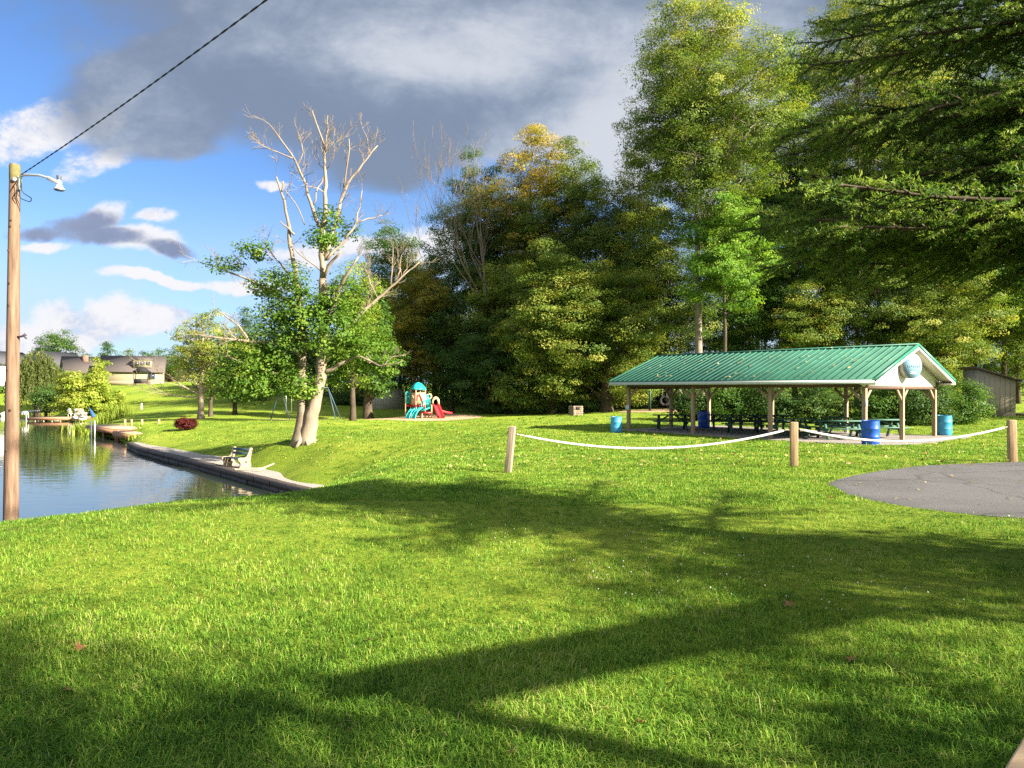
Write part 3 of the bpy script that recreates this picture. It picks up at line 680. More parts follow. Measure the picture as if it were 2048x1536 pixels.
for side in (0, 1):
    def rp(x, t, dz=0.0):          # t: 0 at eave .. 1 at ridge
        y = -OV + t * (LY / 2 + OV)
        if side: y = LY - y
        return (x, y, EZ + t * (RZ_ - EZ) + dz)
    b = MB()
    b.g.add([rp(X0, 0), rp(X1, 0), rp(X1, 1), rp(X0, 1), rp(X0, 0, -.04), rp(X1, 0, -.04), rp(X1, 1, -.04), rp(X0, 1, -.04)],
            np.array([[0, 1, 2, 3], [7, 6, 5, 4], [0, 4, 5, 1], [1, 5, 6, 2], [3, 7, 4, 0]]))
    nrib = 42
    for i in range(nrib + 1):
        x = X0 + .03 + (X1 - X0 - .06) * i / nrib
        b.g.add([rp(x - .03, -.004, .001), rp(x - .012, -.004, .032), rp(x + .012, -.004, .032), rp(x + .03, -.004, .001), rp(x - .03, 1, .001), rp(x - .012, 1, .032), rp(x + .012, 1, .032), rp(x + .03, 1, .001)],
                np.array([[0, 1, 5, 4], [1, 2, 6, 5], [2, 3, 7, 6], [0, 3, 2, 1]]))
    b.build('roof', M['roof_green'], pav)
    f = MB(); y = -OV - .012 if not side else LY + OV + .012
    f.box(((X0 + X1) / 2, y, EZ - .115), (X1 - X0 - .02, .02, .15)); f.build('fascia', M['fascia'], pav)
    e = MB(); e.box(((X0 + X1) / 2, y - (.008 if not side else -.008), EZ - .018), (X1 - X0, .03, .045)); e.build('eave_trim', M['trim_green'], pav)
c_ = MB(); c_.prism([(LY / 2 - .16, RZ_ - .16 * sl + .03), (LY / 2, RZ_ + .045), (LY / 2 + .16, RZ_ - .16 * sl + .03), (LY / 2, RZ_ + .03)], 0, X0 - .01, X1 + .01); c_.build('ridge_cap', M['roof_green'], pav)
for end, xg, xo in ((0, 0.0, X0), (1, LX, X1)):
    sgn = 1 if end else -1
    # gable triangle wall
    zb = 2.16; yb0 = -OV + (zb + .06 - EZ) / sl
    tri = [(-.32, zb), (LY + .32, zb), (LY + .32, EZ - .10 + (OV - .32) * sl), (LY / 2, RZ_ - .06), (-.32, EZ - .10 + (OV - .32) * sl)]
    gmb = MB(); gmb.prism(tri, 0, xg - .02 + .06 * sgn, xg + .02 + .06 * sgn); gmb.build('gable_wall', M['white_paint'], pav)
    for side in (0, 1):
        def q(y): return LY - y if side else y
        # green rake trim and white rake board under it
        ra = MB(); n0 = (q(-OV - .01), EZ); n1 = (q(LY / 2), RZ_)
        def rakepoly(d0, d1): return [(n0[0], n0[1] - d0), (n1[0], n1[1] - d0), (n1[0], n1[1] - d1), (n0[0], n0[1] - d1)]
        ra.prism(rakepoly(-.035, .11), 0, xo, xo + .025 * sgn); ra.build('rake_trim', M['trim_green'], pav)
        wb = MB(); wb.prism(rakepoly(.112, .22), 0, xo - .01 * sgn, xo + .012 * sgn); wb.build('rake_board', M['white_paint'], pav)
        sf = MB(); a0 = xg + .082 * sgn; a1 = xo - .012 * sgn
        sf.prism([(n0[0], n0[1] - .10), (n1[0], n1[1] - .10), (n1[0], n1[1] - .13), (n0[0], n0[1] - .13)], 0, min(a0, a1), max(a0, a1)); sf.build('soffit', M['soffit'], pav)
        bx = MB(); bx.box(((a0 + a1) / 2, q(-OV + .13), EZ - .17), (abs(a1 - a0), .24, .10)); bx.build('eave_return', M['soffit'], pav)
posts = [(LX - i * LX / 3, 0) for i in range(4)] + [(LX - i * LX / 3, LY) for i in range(4)] + [(LX, LY / 2), (0, LY / 2)]
for i, (x, y) in enumerate(posts):
    p = MB(); p.box((x, y, 1.07 - .1), (.15, .15, 2.34)); po = p.build('post', M['post_wood'], pav, bevel=.008)
    dirs = []
    if y in (0, LY):
        if x > .1: dirs.append((-1, 0))
        if x < LX - .1: dirs.append((1, 0))
    if x in (0, LX):
        if y < LY - .1: dirs.append((0, 1))
        if y > .1: dirs.append((0, -1))
    for dx, dy in dirs:
        q_ = MB(); q_.bar((x + dx * .07, y + dy * .07, 1.62), (x + dx * .56, y + dy * .56, 2.10), .06, .10); q_.build('brace', M['post_wood'], po)
for y in (0, LY): b = MB(); b.box((LX / 2, y, 2.24), (LX + .3, .17, .22)); b.build('beam', M['dark_wood'], pav)
for x in (0, LX): b = MB(); b.box((x, LY / 2, 2.10), (.14, LY - .2, .10)); b.build('beam', M['dark_wood'], pav)
for i in range(1, 9):
    x = LX * i / 9; b = MB(); b.box((x, LY / 2, 2.30), (.05, LY - .2, .13)); b.bar((x, .1, 2.38), (x, LY / 2, 3.66), .05, .12); b.bar((x, LY - .1, 2.38), (x, LY / 2, 3.66), .05, .12); b.build('truss', M['dark_wood'], pav)
# round sign on the gable
M['sign_blue'] = pm('sign_blue', (0.125, 0.245, 0.345), 0.7, 0.06, 2)
M['sign_edge'] = pm('sign_edge', (0.33, 0.29, 0.24), 0.7, 0.3, 5)
M['ink_dark'] = pm('ink_dark', (0.06, 0.08, 0.11), 0.6, 0.1)
M['ink_white'] = pm('ink_white', (0.82, 0.85, 0.86), 0.5, 0.04)
sg = empty('round_sign', (*pav_xy(LX + .42, LY / 2 - .12), PAV.z + 2.98), PAV_RZ - rad(21), 'round pale blue lettered sign mounted on the white gable', 'sign')
b = MB(); R_ = Matrix.Rotation(rad(90), 3, 'Y')
def disc(rad_, x0, x1, k=40):
    a = np.linspace(0, 2 * np.pi, k, endpoint=False); m_ = MB(); m_.prism(np.stack([rad_ * np.cos(a), rad_ * np.sin(a)], 1), 0, x0, x1); return m_
disc(.50, -.20, .02).build('sign_body', M['sign_edge'], sg)
fcb = disc(.49, .021, .032).build('sign_face', M['sign_blue'], sg)
for i, (w_, h_) in enumerate([(.05, .08), (.04, .07), (.03, .09), (.06, .06), (.05, .08), (.04, .08), (.05, .06), (.06, .08)]):
    t = MB(); y0 = -.38 + i * .102
    t.box((.037, y0, -.02), (.006, w_ * .3, h_)); t.box((.037, y0 + .020, .02 if i % 2 else -.05), (.0065, w_, .018)); t.box((.037, y0 + .018, -.02), (.007, w_ * .7, .016))
    t.build('letter', M['ink_dark'], fcb)
for rr, a0, a1 in ((.30, 20, 150), (.22, 0, 130), (.13, -20, 120)):
    MB().tube([(.037, rr * math.cos(rad(a)) * .9 + .02, .10 + rr * math.sin(rad(a)) * .85) for a in np.linspace(a0, a1, 14)], .013, 5).build('emblem_arc', M['ink_white'], fcb)
for z in (-.24, -.30): MB().box((.036, .02, z), (.006, .36, .022)).build('text_line', M['ink_white'], fcb)
# notices on the posts
nb = empty('notice_board', (*pav_xy(-.02, -.10), PAV.z + 1.12), PAV_RZ - rad(12), 'small square white notice fixed to the far left pavilion post', 'sign')
b = MB(); b.box((0, 0, 0), (.26, .012, .25)); b.build('panel', M['white_paint'], nb)
b = MB(); b.box((0, -.008, .08), (.13, .004, .03)); b.box((0, -.008, -.03), (.14, .003, .13)); b.build('print', pm('pale_print', (.32, .48, .62), .6, .2, 20), nb)
nb = empty('post_sign', (*pav_xy(LX + .085, -.01), PAV.z + 1.53), PAV_RZ, 'narrow white sign with dark symbols on the near corner post', 'sign')
b = MB(); b.box((0, 0, 0), (.012, .15, .24)); b.build('panel', M['white_paint'], nb)
for (y, z, w_, h_) in ((-.03, .06, .035, .04), (.03, .06, .03, .05), (-.03, -.005, .05, .04), (.035, -.01, .025, .05), (.02, -.075, .02, .012)): MB().box((.008, y, z), (.004, w_, h_)).build('symbol', M['ink_dark'], nb)

# picnic tables
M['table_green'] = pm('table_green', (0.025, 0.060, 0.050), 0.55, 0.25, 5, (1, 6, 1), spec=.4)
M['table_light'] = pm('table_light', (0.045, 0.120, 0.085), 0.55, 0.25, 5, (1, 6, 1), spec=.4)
def picnic_table(lx, ly, rz, label, mat, ln=1.9):
    x, y = pav_xy(lx, ly)
    t = empty('picnic_table', (x, y, PAV.z + .012), PAV_RZ + rad(rz), label, 'picnic table', 'green picnic tables under the pavilion')
    b = MB()
    for i in range(5): b.box((0, -.30 + i * .15, .735), (ln, .14, .04))
    b.build('tabletop', mat, t)
    for s in (-1, 1):
        b = MB(); b.box((0, s * .58, .43), (ln, .13, .04)); b.box((0, s * .725, .43), (ln, .13, .04)); b.build('seat', mat, t)
        for e in (-1, 1):
            b = MB(); b.bar((e * (ln / 2 - .3), s * .20, .71), (e * (ln / 2 - .3), s * .66, 0), .045, .10, up=(1, 0, 0)); b.build('leg', mat, t)
    for e in (-1, 1):
        b = MB(); b.box((e * (ln / 2 - .25), 0, .36), (.045, 1.5, .10)); b.bar((e * (ln / 2 - .28), 0, .40), (e * .18, 0, .70), .045, .08); b.build('crosspiece', mat, t)
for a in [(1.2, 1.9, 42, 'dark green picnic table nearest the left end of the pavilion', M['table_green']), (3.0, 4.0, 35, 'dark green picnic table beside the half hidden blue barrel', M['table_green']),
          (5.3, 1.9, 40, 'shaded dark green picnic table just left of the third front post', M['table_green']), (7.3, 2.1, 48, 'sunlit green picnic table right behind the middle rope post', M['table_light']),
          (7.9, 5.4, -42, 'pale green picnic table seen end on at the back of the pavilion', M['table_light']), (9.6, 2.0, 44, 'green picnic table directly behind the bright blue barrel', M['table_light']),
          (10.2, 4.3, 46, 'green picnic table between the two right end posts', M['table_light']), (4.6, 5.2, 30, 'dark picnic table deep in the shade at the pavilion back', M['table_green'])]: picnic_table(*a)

# barrels
def barrel(x, y, z, h, r, mat, label, inner):
    t = empty('barrel', (x, y, z), rng.random() * 6, label, 'barrel', 'plastic drum litter bins round the pavilion')
    prof = [(r * .90, 0), (r * .94, .02 * h), (r * .985, .10 * h), (r, .22 * h), (r * 1.0, .30 * h), (r * 1.022, .315 * h), (r * 1.022, .335 * h), (r * 1.0, .35 * h), (r * 1.0, .64 * h), (r * 1.022, .655 * h), (r * 1.022, .675 * h), (r * 1.0, .69 * h), (r * .985, .88 * h), (r * .95, .965 * h)]
    MB().lathe(prof, k=32).build('body', mat, t, smooth=True)
    MB().lathe([(r * .95, .962 * h), (r * .965, .972 * h), (r * .965, h), (r * .90, h), (r * .88, .97 * h)], k=32).build('rim', mat, t, smooth=True)
    MB().lathe([(r * .88, .955 * h), (r * .01, .955 * h)], k=32).build('opening', inner, t)
M['drum_sky'] = pm('drum_sky', (0.045, 0.27, 0.55), 0.38, 0.25, 4, (1, 1, .4), spec=.5)
M['drum_blue'] = pm('drum_blue', (0.010, 0.075, 0.42), 0.38, 0.16, 3, (1, 1, .3), spec=.5)
M['drum_teal'] = pm('drum_teal', (0.030, 0.24, 0.40), 0.38, 0.16, 3, (1, 1, .3), spec=.5)
M['black'] = pm('black', (0.012, 0.012, 0.012), 0.8, 0.1)
for (px, py, d, h, r, m_, lb) in [(1232.5, 863.5, 33.3, .74, .265, 'drum_sky', 'light blue plastic barrel at the left end of the pavilion'), (1741, 891, 26.0, .88, .31, 'drum_blue', 'bright royal blue barrel in front of the near pavilion post'),
                                  (1888, 871, 31.4, .88, .315, 'drum_teal', 'teal blue barrel beside the far right pavilion post'), (1408, 856, 37.5, .86, .31, 'drum_blue', 'blue barrel half hidden behind shaded picnic tables')]:
    p = at(px, py, d); barrel(p[0], p[1], hz(p[0], p[1]) + .01, h, r, M[m_], lb, M['black'])

# ------------------------------------------------------------------ rope barrier
M['pale_post'] = pm('pale_post', (0.34, 0.225, 0.125), 0.8, 0.5, 4, (7, 7, .5), 0.008)
M['grey_post'] = pm('grey_post', (0.25, 0.19, 0.135), 0.85, 0.5, 4, (7, 7, .5), 0.008)
M['pvc'] = pm('pvc_white', (0.60, 0.59, 0.56), 0.4, 0.22, 5)
M['rope'] = pm('rope', (0.50, 0.42, 0.30), 0.9, 0.3, 60)
RP = []
for (px, pb, pt, d, w, ln_, m_, lb) in [(1016, 943, 852, 14.25, .13, .10, 'grey_post', 'weathered leaning wooden rope post at the left end'), (1588, 930, 844, 15.05, .15, 0.0, 'pale_post', 'square pale wooden rope post in the middle of the barrier'), (2025, 922, 840, 15.9, .155, -.02, 'pale_post', 'square pale wooden rope post at the right picture edge')]:
    x = (px - CX) / F * d; z = hz(x, d); top = CZ + (HY - pt) / F * d - z
    t = empty('rope_post', (x, d, z), rad(-14), lb, 'post', 'wooden posts of the rope barrier'); t.rotation_euler = (0, math.atan2(ln_, 1), rad(-14))
    b = MB(); b.box((0, 0, top / 2 - .12), (w, w * .95, top + .24)); b.build('shaft', M[m_], t, bevel=.012)
    e = MB(); e.tube([(-w / 2 - .03 * math.cos(a), 0, top * .86 + .03 * math.sin(a)) for a in np.linspace(0, 2 * math.pi, 9)], .006, 5); e.tube([(w / 2 + .03 * math.cos(a), 0, top * .86 + .03 * math.sin(a)) for a in np.linspace(0, 2 * math.pi, 9)], .006, 5); e.build('eye_bolt', M['black'], t)
    RP.append((x, d, z + top * .85, w))
for i, (sag, lb, zz) in enumerate([(.36, 'long white sleeved rope sagging from leaning post to middle post', 0), (.30, 'shorter white sleeved rope sagging between middle post and right post', 0)]):
    a = np.array(RP[i][:3]); b_ = np.array(RP[i + 1][:3]); dirn = unit(b_ - a)
    a = a + dirn * RP[i][3] * .6; b_ = b_ - dirn * RP[i + 1][3] * .6
    t = np.linspace(0, 1, 41); p = a + (b_ - a) * t[:, None]; p[:, 2] -= sag * 4 * t * (1 - t)
    ro = empty('barrier_rope', tuple(p[20]), 0, lb, 'rope', 'white ropes slung between the wooden posts')
    q = p - p[20]
    s0 = 2 if i == 0 else 1
    MB().tube(q[s0:40], .023, 10).build('sleeve', M['pvc'], ro, smooth=True)
    MB().tube(q[:s0 + 1], .012, 6).tube(q[39:], .012, 6).build('cord_end', M['rope'], ro)

# ------------------------------------------------------------------ utility pole and wire
M['pole_wood'] = pm('pole_wood', (0.160, 0.098, 0.062), 0.85, 0.6, 3.5, (5, 5, .35), 0.008)
M['pole_moss'] = pm('pole_moss', (0.13, 0.115, 0.04), 0.9, 0.3, 9)
M['galv'] = pm('galvanised', (0.62, 0.63, 0.65), 0.35, 0.1, 4, metal=.6)
M['cable'] = pm('cable_black', (0.02, 0.025, 0.035), 0.5, 0.1)
PD = 12.3; px0 = (20 - CX) / F * PD; ztop = CZ + (HY - 330) / F * PD; zb = hz(px0, PD)
pole = empty('utility_pole', (px0, PD, zb), 0, 'tall wooden utility pole with street lamp standing at the pond bank', 'utility pole')
Hh = ztop - zb; lean = (28 - 20) / F * PD
zz = np.linspace(-.4, Hh, 14); pts = np.stack([lean * np.clip(zz, 0, None) / Hh * 1.2, 0 * zz, zz], 1)
MB().tube(pts, np.interp(zz, [-.4, Hh], [.128, .080]), 20).build('shaft', M['pole_wood'], pole, smooth=True)
MB().lathe([(.083, Hh - .27), (.0845, Hh - .2), (.084, Hh - .02), (.07, Hh + .012), (.01, Hh + .014)], (lean * 1.18, 0, 0), 20).build('mossy_top', M['pole_moss'], pole, smooth=True)
def PL(px, py, dy=0.0): p = at(px, py, PD + dy); return (p[0] - px0, dy, p[2] - zb)
MB().tube([PL(39, 378, -.02), PL(39.5, 362, -.05), PL(42, 352, -.07), PL(49, 350, -.10), PL(62, 350, -.16), PL(78, 350.5, -.22), PL(90, 354, -.28), PL(99, 358, -.32)], .022, 10).build('lamp_arm', M['galv'], pole, smooth=True)
MB().box(PL(39, 366, -.03), (.05, .05, .24)).build('bracket', M['galv'], pole)
lh = MB(); lh.bar(PL(96, 356, -.31), PL(121, 367, -.36), .07, .06); lamp = lh.build('lamp_head', pm('lamp_grey', (.36, .36, .37), .5, .1), pole, bevel=.01)
cx_ = np.array(PL(118.5, 374, -.36))
MB().lathe([(.085, -.045), (.084, -.028), (.062, -.01), (.05, .03), (.025, .045)], cx_, 20).build('reflector', M['galv'], lamp, smooth=True)
MB().lathe([(.07, -.06), (.08, -.044), (.01, -.042)], cx_, 20).build('lens', pm('lens', (.12, .13, .14), .2, .1), lamp, smooth=True)
MB().lathe([(.022, 0), (.026, .05), (.03, .052)], np.array(PL(118, 366, -.35)), 14).build('sensor_neck', M['white_paint'], lamp, smooth=True)
MB().lathe([(.036, 0), (.038, .055), (.034, .06)], np.array(PL(118, 358.5, -.35)), 14).build('light_sensor', M['ink_dark'], lamp, smooth=True)
bw = MB().lathe([(.035, -.01), (.035, .01), (.012, .016)], (0, 0, 0), 14).build('bolt_washer', M['galv'], pole)
bw.rotation_euler = (rad(90), 0, 0); bw.location = PL(28.5, 359, -.095)
MB().tube([PL(40, 371, -.1), PL(43, 380, -.12), PL(47, 386, -.12), PL(56, 392, -.1), PL(62, 395.5, -.1), PL(63, 400, -.1), PL(60, 403.5, -.1), PL(54, 402, -.1), PL(42, 397, -.1), PL(36, 389, -.1), PL(33, 380, -.1)], .008, 6).build('cable_loop', M['cable'], pole)
MB().tube([PL(26, 395, -.09), PL(30, 398, -.095), PL(37, 402, -.09)], .006, 6).tube([PL(31, 366, -.095), PL(35, 378, -.1), PL(32, 385, -.1), PL(27, 393, -.1)], .006, 6).build('cable_run', M['cable'], pole)
MB().tube([PL(35, 674, -.02), PL(42, 673, -.02), PL(47, 671, -.02), PL(52, 670, -.02)], .018, 7).tube([PL(46, 671, -.02), PL(53, 677, -.02)], .014, 6).tube([PL(44, 673, -.02), PL(50, 667, -.02)], .012, 6).build('hook', pm('rust_dark', (.05, .03, .045), .7, .2), pole)
knots = MB()
for (kx, ky) in [(23, 503), (28, 443), (27, 455), (25, 568), (24, 612), (22, 740), (28, 820), (20, 900)]:
    p = np.array(PL(kx + 3, ky, 0)); rr = .08 + .048 * (ky - 330) / 710
    knots.lathe([(.001, 0), (.018, .002), (.02, -.01)], (0, 0, 0), 8); 
    v = knots.g.v[-1]; knots.g.v[-1] = (v[:, [0, 2, 1]] * np.array([1, -1, 1.3]) + np.array([p[0] - .02, -rr + .002, p[2]])).astype(np.float32)
knots.build('knot', pm('knot', (.07, .035, .02), .9, .2), pole)
# twisted service wire running over the camera's left shoulder
a = at(38, 352, PD); b_ = at(480, 0, 7.6); b2 = a + (b_ - a) * 2.6
t = np.linspace(0, 1, 260)[:, None]; base = a + (b2 - a) * t; base[:, 2] -= 4 * .22 * (t * (1 - t))[:, 0]
b_x = unit(np.cross(b2 - a, [0, 0, 1])); b_y = unit(np.cross(b2 - a, b_x)); ph = t[:, 0] * 2 * np.pi * 46
w = MB()
for o_ in (0, np.pi): w.tube(base + .0055 * (np.cos(ph + o_)[:, None] * b_x + np.sin(ph + o_)[:, None] * b_y), .0062, 5)
tag(w.build('overhead_wire', M['cable'], smooth=True), 'black twisted overhead wire running up from the utility pole', 'wire')

# ------------------------------------------------------------------ porch rail beside the camera; its beam throws the straight shadow on the lawn
M['rail_wood'] = pm('rail_wood', (0.42, 0.30, 0.18), 0.7, 0.3, 3, (1, 9, 9), 0.003)
pr = empty('porch_frame', (4.8, 2.0, hz(4.8, 2.0)), 0, 'wooden porch rail poking into the bottom right corner', 'porch')
z0 = pr.location.z
def PR(x, y, z): return (x - 4.8, y - 2.0, z - z0)
b = MB(); b.bar(PR(.518, .752, .99), PR(1.75, 1.96, .99), .20, .045); b.build('handrail', M['rail_wood'], pr, bevel=.006)
b = MB(); b.bar(PR(3.9, 1.47, 2.72), PR(7.2, 3.12, 2.72), .10, .30); b.bar(PR(3.9, 1.47 - .14, 2.98), PR(7.2, 2.98, 2.98), .34, .03); b.build('beam', M['rail_wood'], pr)
for (x, y) in ((.56, .80), (1.70, 1.90)):
    b = MB(); b.box(PR(x, y, .47), (.09, .09, .98)); b.build('rail_post', M['rail_wood'], pr)
for (x, y) in ((3.9, 1.47), (7.2, 3.12)):
    b = MB(); b.box(PR(x, y - .0, 1.28), (.12, .12, 2.58)); b.build('post', M['rail_wood'], pr)
# ------------------------------------------------------------------ park bench on the path
M['concrete'] = pm('concrete', (0.28, 0.215, 0.15), 0.85, 0.25, 9, bump=0.006)
M['bench_slat'] = pm('bench_slat', (0.022, 0.045, 0.060), 0.5, 0.2, 4, (1, 6, 6))
bx, by = (472 - CX) / F * 31.6, 31.6
bench = empty('park_bench', (bx, by, -1.84), rad(-36), 'park bench with tan concrete ends and dark slats by the water', 'bench')
prof = [(.30, 0), (.33, .10), (.27, .26), (.33, .55), (.40, .82), (.34, .87), (.26, .84), (.20, .66), (.12, .49), (.02, .44), (-.20, .46), (-.30, .43), (-.33, .36), (-.29, .30), (-.21, .24), (-.20, .12), (-.26, 0)]
for s in (-1, 1):
    b = MB(); b.prism(prof, 0, s * .62 - .05, s * .62 + .05); e = b.build('end_panel', M['concrete'], bench, bevel=.012)
    b = MB()
    for (y, z, w_, h_) in ((.33, .74, .05, .10), (.27, .60, .05, .09), (.19, .47, .06, .06), (-.12, .40, .10, .035), (.06, .26, .11, .11)):
        for q in (-1, 1): b.box((s * .62 + q * .0515, y, z), (.003, w_, h_), Euler((rad(-15 if z > .3 else 45), 0, 0)))
    b.build('recess', pm('recess', (.10, .085, .06), .9, .2), e)
for (y, z, a) in ((.20, .60, 72), (.25, .77, 72)):
    b = MB(); b.box((0, y, z), (1.16, .11, .04), Euler((rad(a), 0, 0))); b.build('back_slat', M['bench_slat'], bench)
for y in (-.20, -.07, .06):
    b = MB(); b.box((0, y, .41), (1.16, .11, .04)); b.build('seat_slat', M['bench_slat'], bench)
# fallen branch
M['dead_wood'] = pm('dead_wood', (.30, .24, .17), .9, .25, 6, (1, 1, 1))
p = [at(470, 942.5, 30.2), at(500, 938, 30.4), at(525, 934.5, 30.6), at(549, 928.5, 30.9)]
p = np.array([[q[0], q[1], hz(q[0], q[1]) + .06] for q in p]); p[:3, 2] = np.maximum(p[:3, 2], -1.80)
b = MB(); b.tube(p - p[0], [.03, .045, .05, .035], 7)
q = np.array([at(506, 943.5, 29.7), at(520, 941, 30.0), at(530, 936.5, 30.5)]); q[:, 2] = [max(hz(v[0], v[1]), -1.85) + .05 for v in q]
b.tube(q - p[0], [.02, .03, .035], 6)
o = b.build('fallen_branch', M['dead_wood'], smooth=True); o.location = p[0]; tag(o, 'bleached fallen branch lying across the path beside the bench', 'branch')

# ------------------------------------------------------------------ docks
M['deck_wood'] = pm('deck_wood', (0.42, 0.27, 0.17), 0.75, 0.2, 1.4, (1, 14, 1))
M['deck_edge'] = pm('deck_edge', (0.30, 0.15, 0.075), 0.8, 0.25, 2, (1, 1, 8))
def platform(par, poly, z, th, ztxt):
    p = np.array(poly) - np.array([par.location.x, par.location.y])
    b = MB(); b.prism(p, 2, z - par.location.z - .05, z - par.location.z); d = b.build('decking', M['deck_wood'], par)
    b = MB()
    for i in range(len(p)):
        a_, c_ = p[i], p[(i + 1) % len(p)]; dr = unit(c_ - a_)
        b.bar((*(a_ + dr * .03), z - par.location.z - .06 - th / 2), (*(c_ - dr * .03), z - par.location.z - .06 - th / 2), .05, th)
    b.build('rim_joist', M['deck_edge'], par)
    return d
dk = empty('wooden_deck', (-30, 54.5, -2.15), 0, 'two level brown wooden deck jutting over the pond near the burgundy bush', 'deck')
platform(dk, [(-35.2, 58.6), (-30, 53.5), (-27.9, 55.2), (-32.8, 60.6)], -1.38, .32, 0)
platform(dk, [(-29.8, 53.0), (-26.5, 49.4), (-24.9, 52.6), (-28.0, 55.8)], -1.52, .34, 0)
for (x, y) in [(-34.6, 58.4), (-32.2, 56.0), (-30, 53.8), (-29.4, 53.0), (-27.9, 51.3), (-26.6, 49.9), (-25.2, 52.4)]:
    b = MB(); b.box((x + 30, y - 54.5, .12), (.14, .14, 1.1)); b.build('pile', M['deck_edge'], dk)
for (px, py) in [(250, 848), (263, 848), (284, 849), (318, 857)]:
    q = at(px, 855, 56.5); b = MB(); b.box((q[0] + 30, q[1] - 54.5, .95), (.13, .13, .8)); b.build('mooring_post', M['pale_post'], dk)
for dx in (0, .28):
    b = MB(); b.box((-32.6 + dx + 30, 55.0 - 54.5, .32), (.07, .07, 2.0)); b.build('ladder_rail', M['galv'] if dx else M['ink_dark'], dk)
d1 = empty('floating_dock', (-53.4, 83.5, -2.15), 0, 'far wooden dock with pale legs and white looped ladder', 'dock')
platform(d1, [(-56.4, 82.3), (-50.4, 82.3), (-50.2, 85.2), (-56.2, 85.2)], -1.72, .22, 0)
for i in range(7):
    b = MB(); b.box((-2.9 + i * .98, -1.1, .0), (.16, .16, .7)); b.build('pile', M['pale_post'], d1)
b = MB(); a = np.linspace(0, math.pi, 10)
for yy in (0, .35): b.tube([(-3.15 - .25 * math.cos(x), -1.2 + yy, .75 + .38 * math.sin(x)) for x in a] + [(-2.9, -1.2 + yy, -.3)], .05, 7)
b.build('ladder', M['white_paint'], d1)
def patio_chair(x, y, z, rz, lab):
    t = empty('patio_chair', (x, y, z), rz, lab, 'chair', 'white chairs on the far dock')
    b = MB(); b.box((0, 0, .42), (.5, .5, .05)); b.build('seat', M['white_paint'], t)
    b = MB(); b.box((0, .24, .72), (.5, .05, .55), Euler((rad(-8), 0, 0))); b.build('backrest', M['white_paint'], t)
    for sx in (-1, 1):
        for sy in (-1, 1): b = MB(); b.box((sx * .22, sy * .22, .2), (.04, .04, .4)); b.build('leg', M['white_paint'], t)
patio_chair(-51.9, 83.6, -1.72, 2.8, 'left white chair on the far dock'); patio_chair(-51.2, 83.7, -1.72, 3.3, 'right white chair on the far dock')
# stone chimney grill, umbrella and stones at the dock's land end
M['pale_stone'] = pm('pale_stone', (.46, .42, .37), .9, .35, 5, bump=.02)
t = empty('outdoor_grill', (-50.0, 82.2, -1.95), .2, 'pale stone grill with terracotta top behind the far dock', 'grill')
b = MB()
for i in range(14): b.box((random.uniform(-.5, .6), random.uniform(-.25, .25), random.uniform(.05, .75)), (random.uniform(.25, .5), .4, random.uniform(.18, .3)), Euler((random.uniform(-.2, .2), random.uniform(-.2, .2), random.uniform(-.3, .3))))
b.build('stone_base', M['pale_stone'], t)
b = MB(); b.prism([(-.42, .82), (.42, .82), (.25, 1.25), (-.25, 1.25)], 1, -.25, .25); b.build('hood', pm('terracotta', (.58, .32, .16), .8, .2), t)
t = empty('patio_umbrella', (-48.7, 82.4, -1.9), 0, 'closed blue umbrella leaning under the lime green tree', 'umbrella'); t.scale = (.72, .72, .66)
b = MB(); b.tube([(.3, 0, .0), (-.5, 0, 2.0)], .03, 8); b.build('pole', M['galv'], t)
b = MB(); b.tube([(.22, 0, .35), (.05, 0, .8), (-.2, 0, 1.4), (-.45, 0, 1.95)], [.34, .30, .2, .04], 12); b.build('canopy', pm('blue_cloth', (.014, .07, .20), .8, .2), t, smooth=True)
t = empty('boat_ramp', (-66.3, 99, -2.1), rad(24), 'long white boat ramp on the bank left of the lime tree', 'ramp')
b = MB(); b.bar((-3.4, 0, .25), (2.6, 0, .72), 1.0, .12); b.build('ramp_bed', pm('ramp_grey', (.42, .42, .42), .7, .2), t)
for s in (-1, 1): b = MB(); b.bar((-3.4, s * .55, .35), (2.8, s * .55, .85), .12, .22); b.build('side_rail', M['white_paint'], t)
b = MB(); b.tube([(-3.9, -.5, .1), (-3.4, -.5, .35), (-3.2, -.5, .4)], .32, 10); b.build('float', M['white_paint'], t, smooth=True)
t = empty('marker_post', (*at(100, 815, 98)[:2], hz(*at(100, 815, 98)[:2])), 0, 'slim pale post on the bank beside the boat ramp', 'post')
b = MB(); b.box((0, 0, .5), (.12, .12, 1.3)); b.build('shaft', M['pale_post'], t)

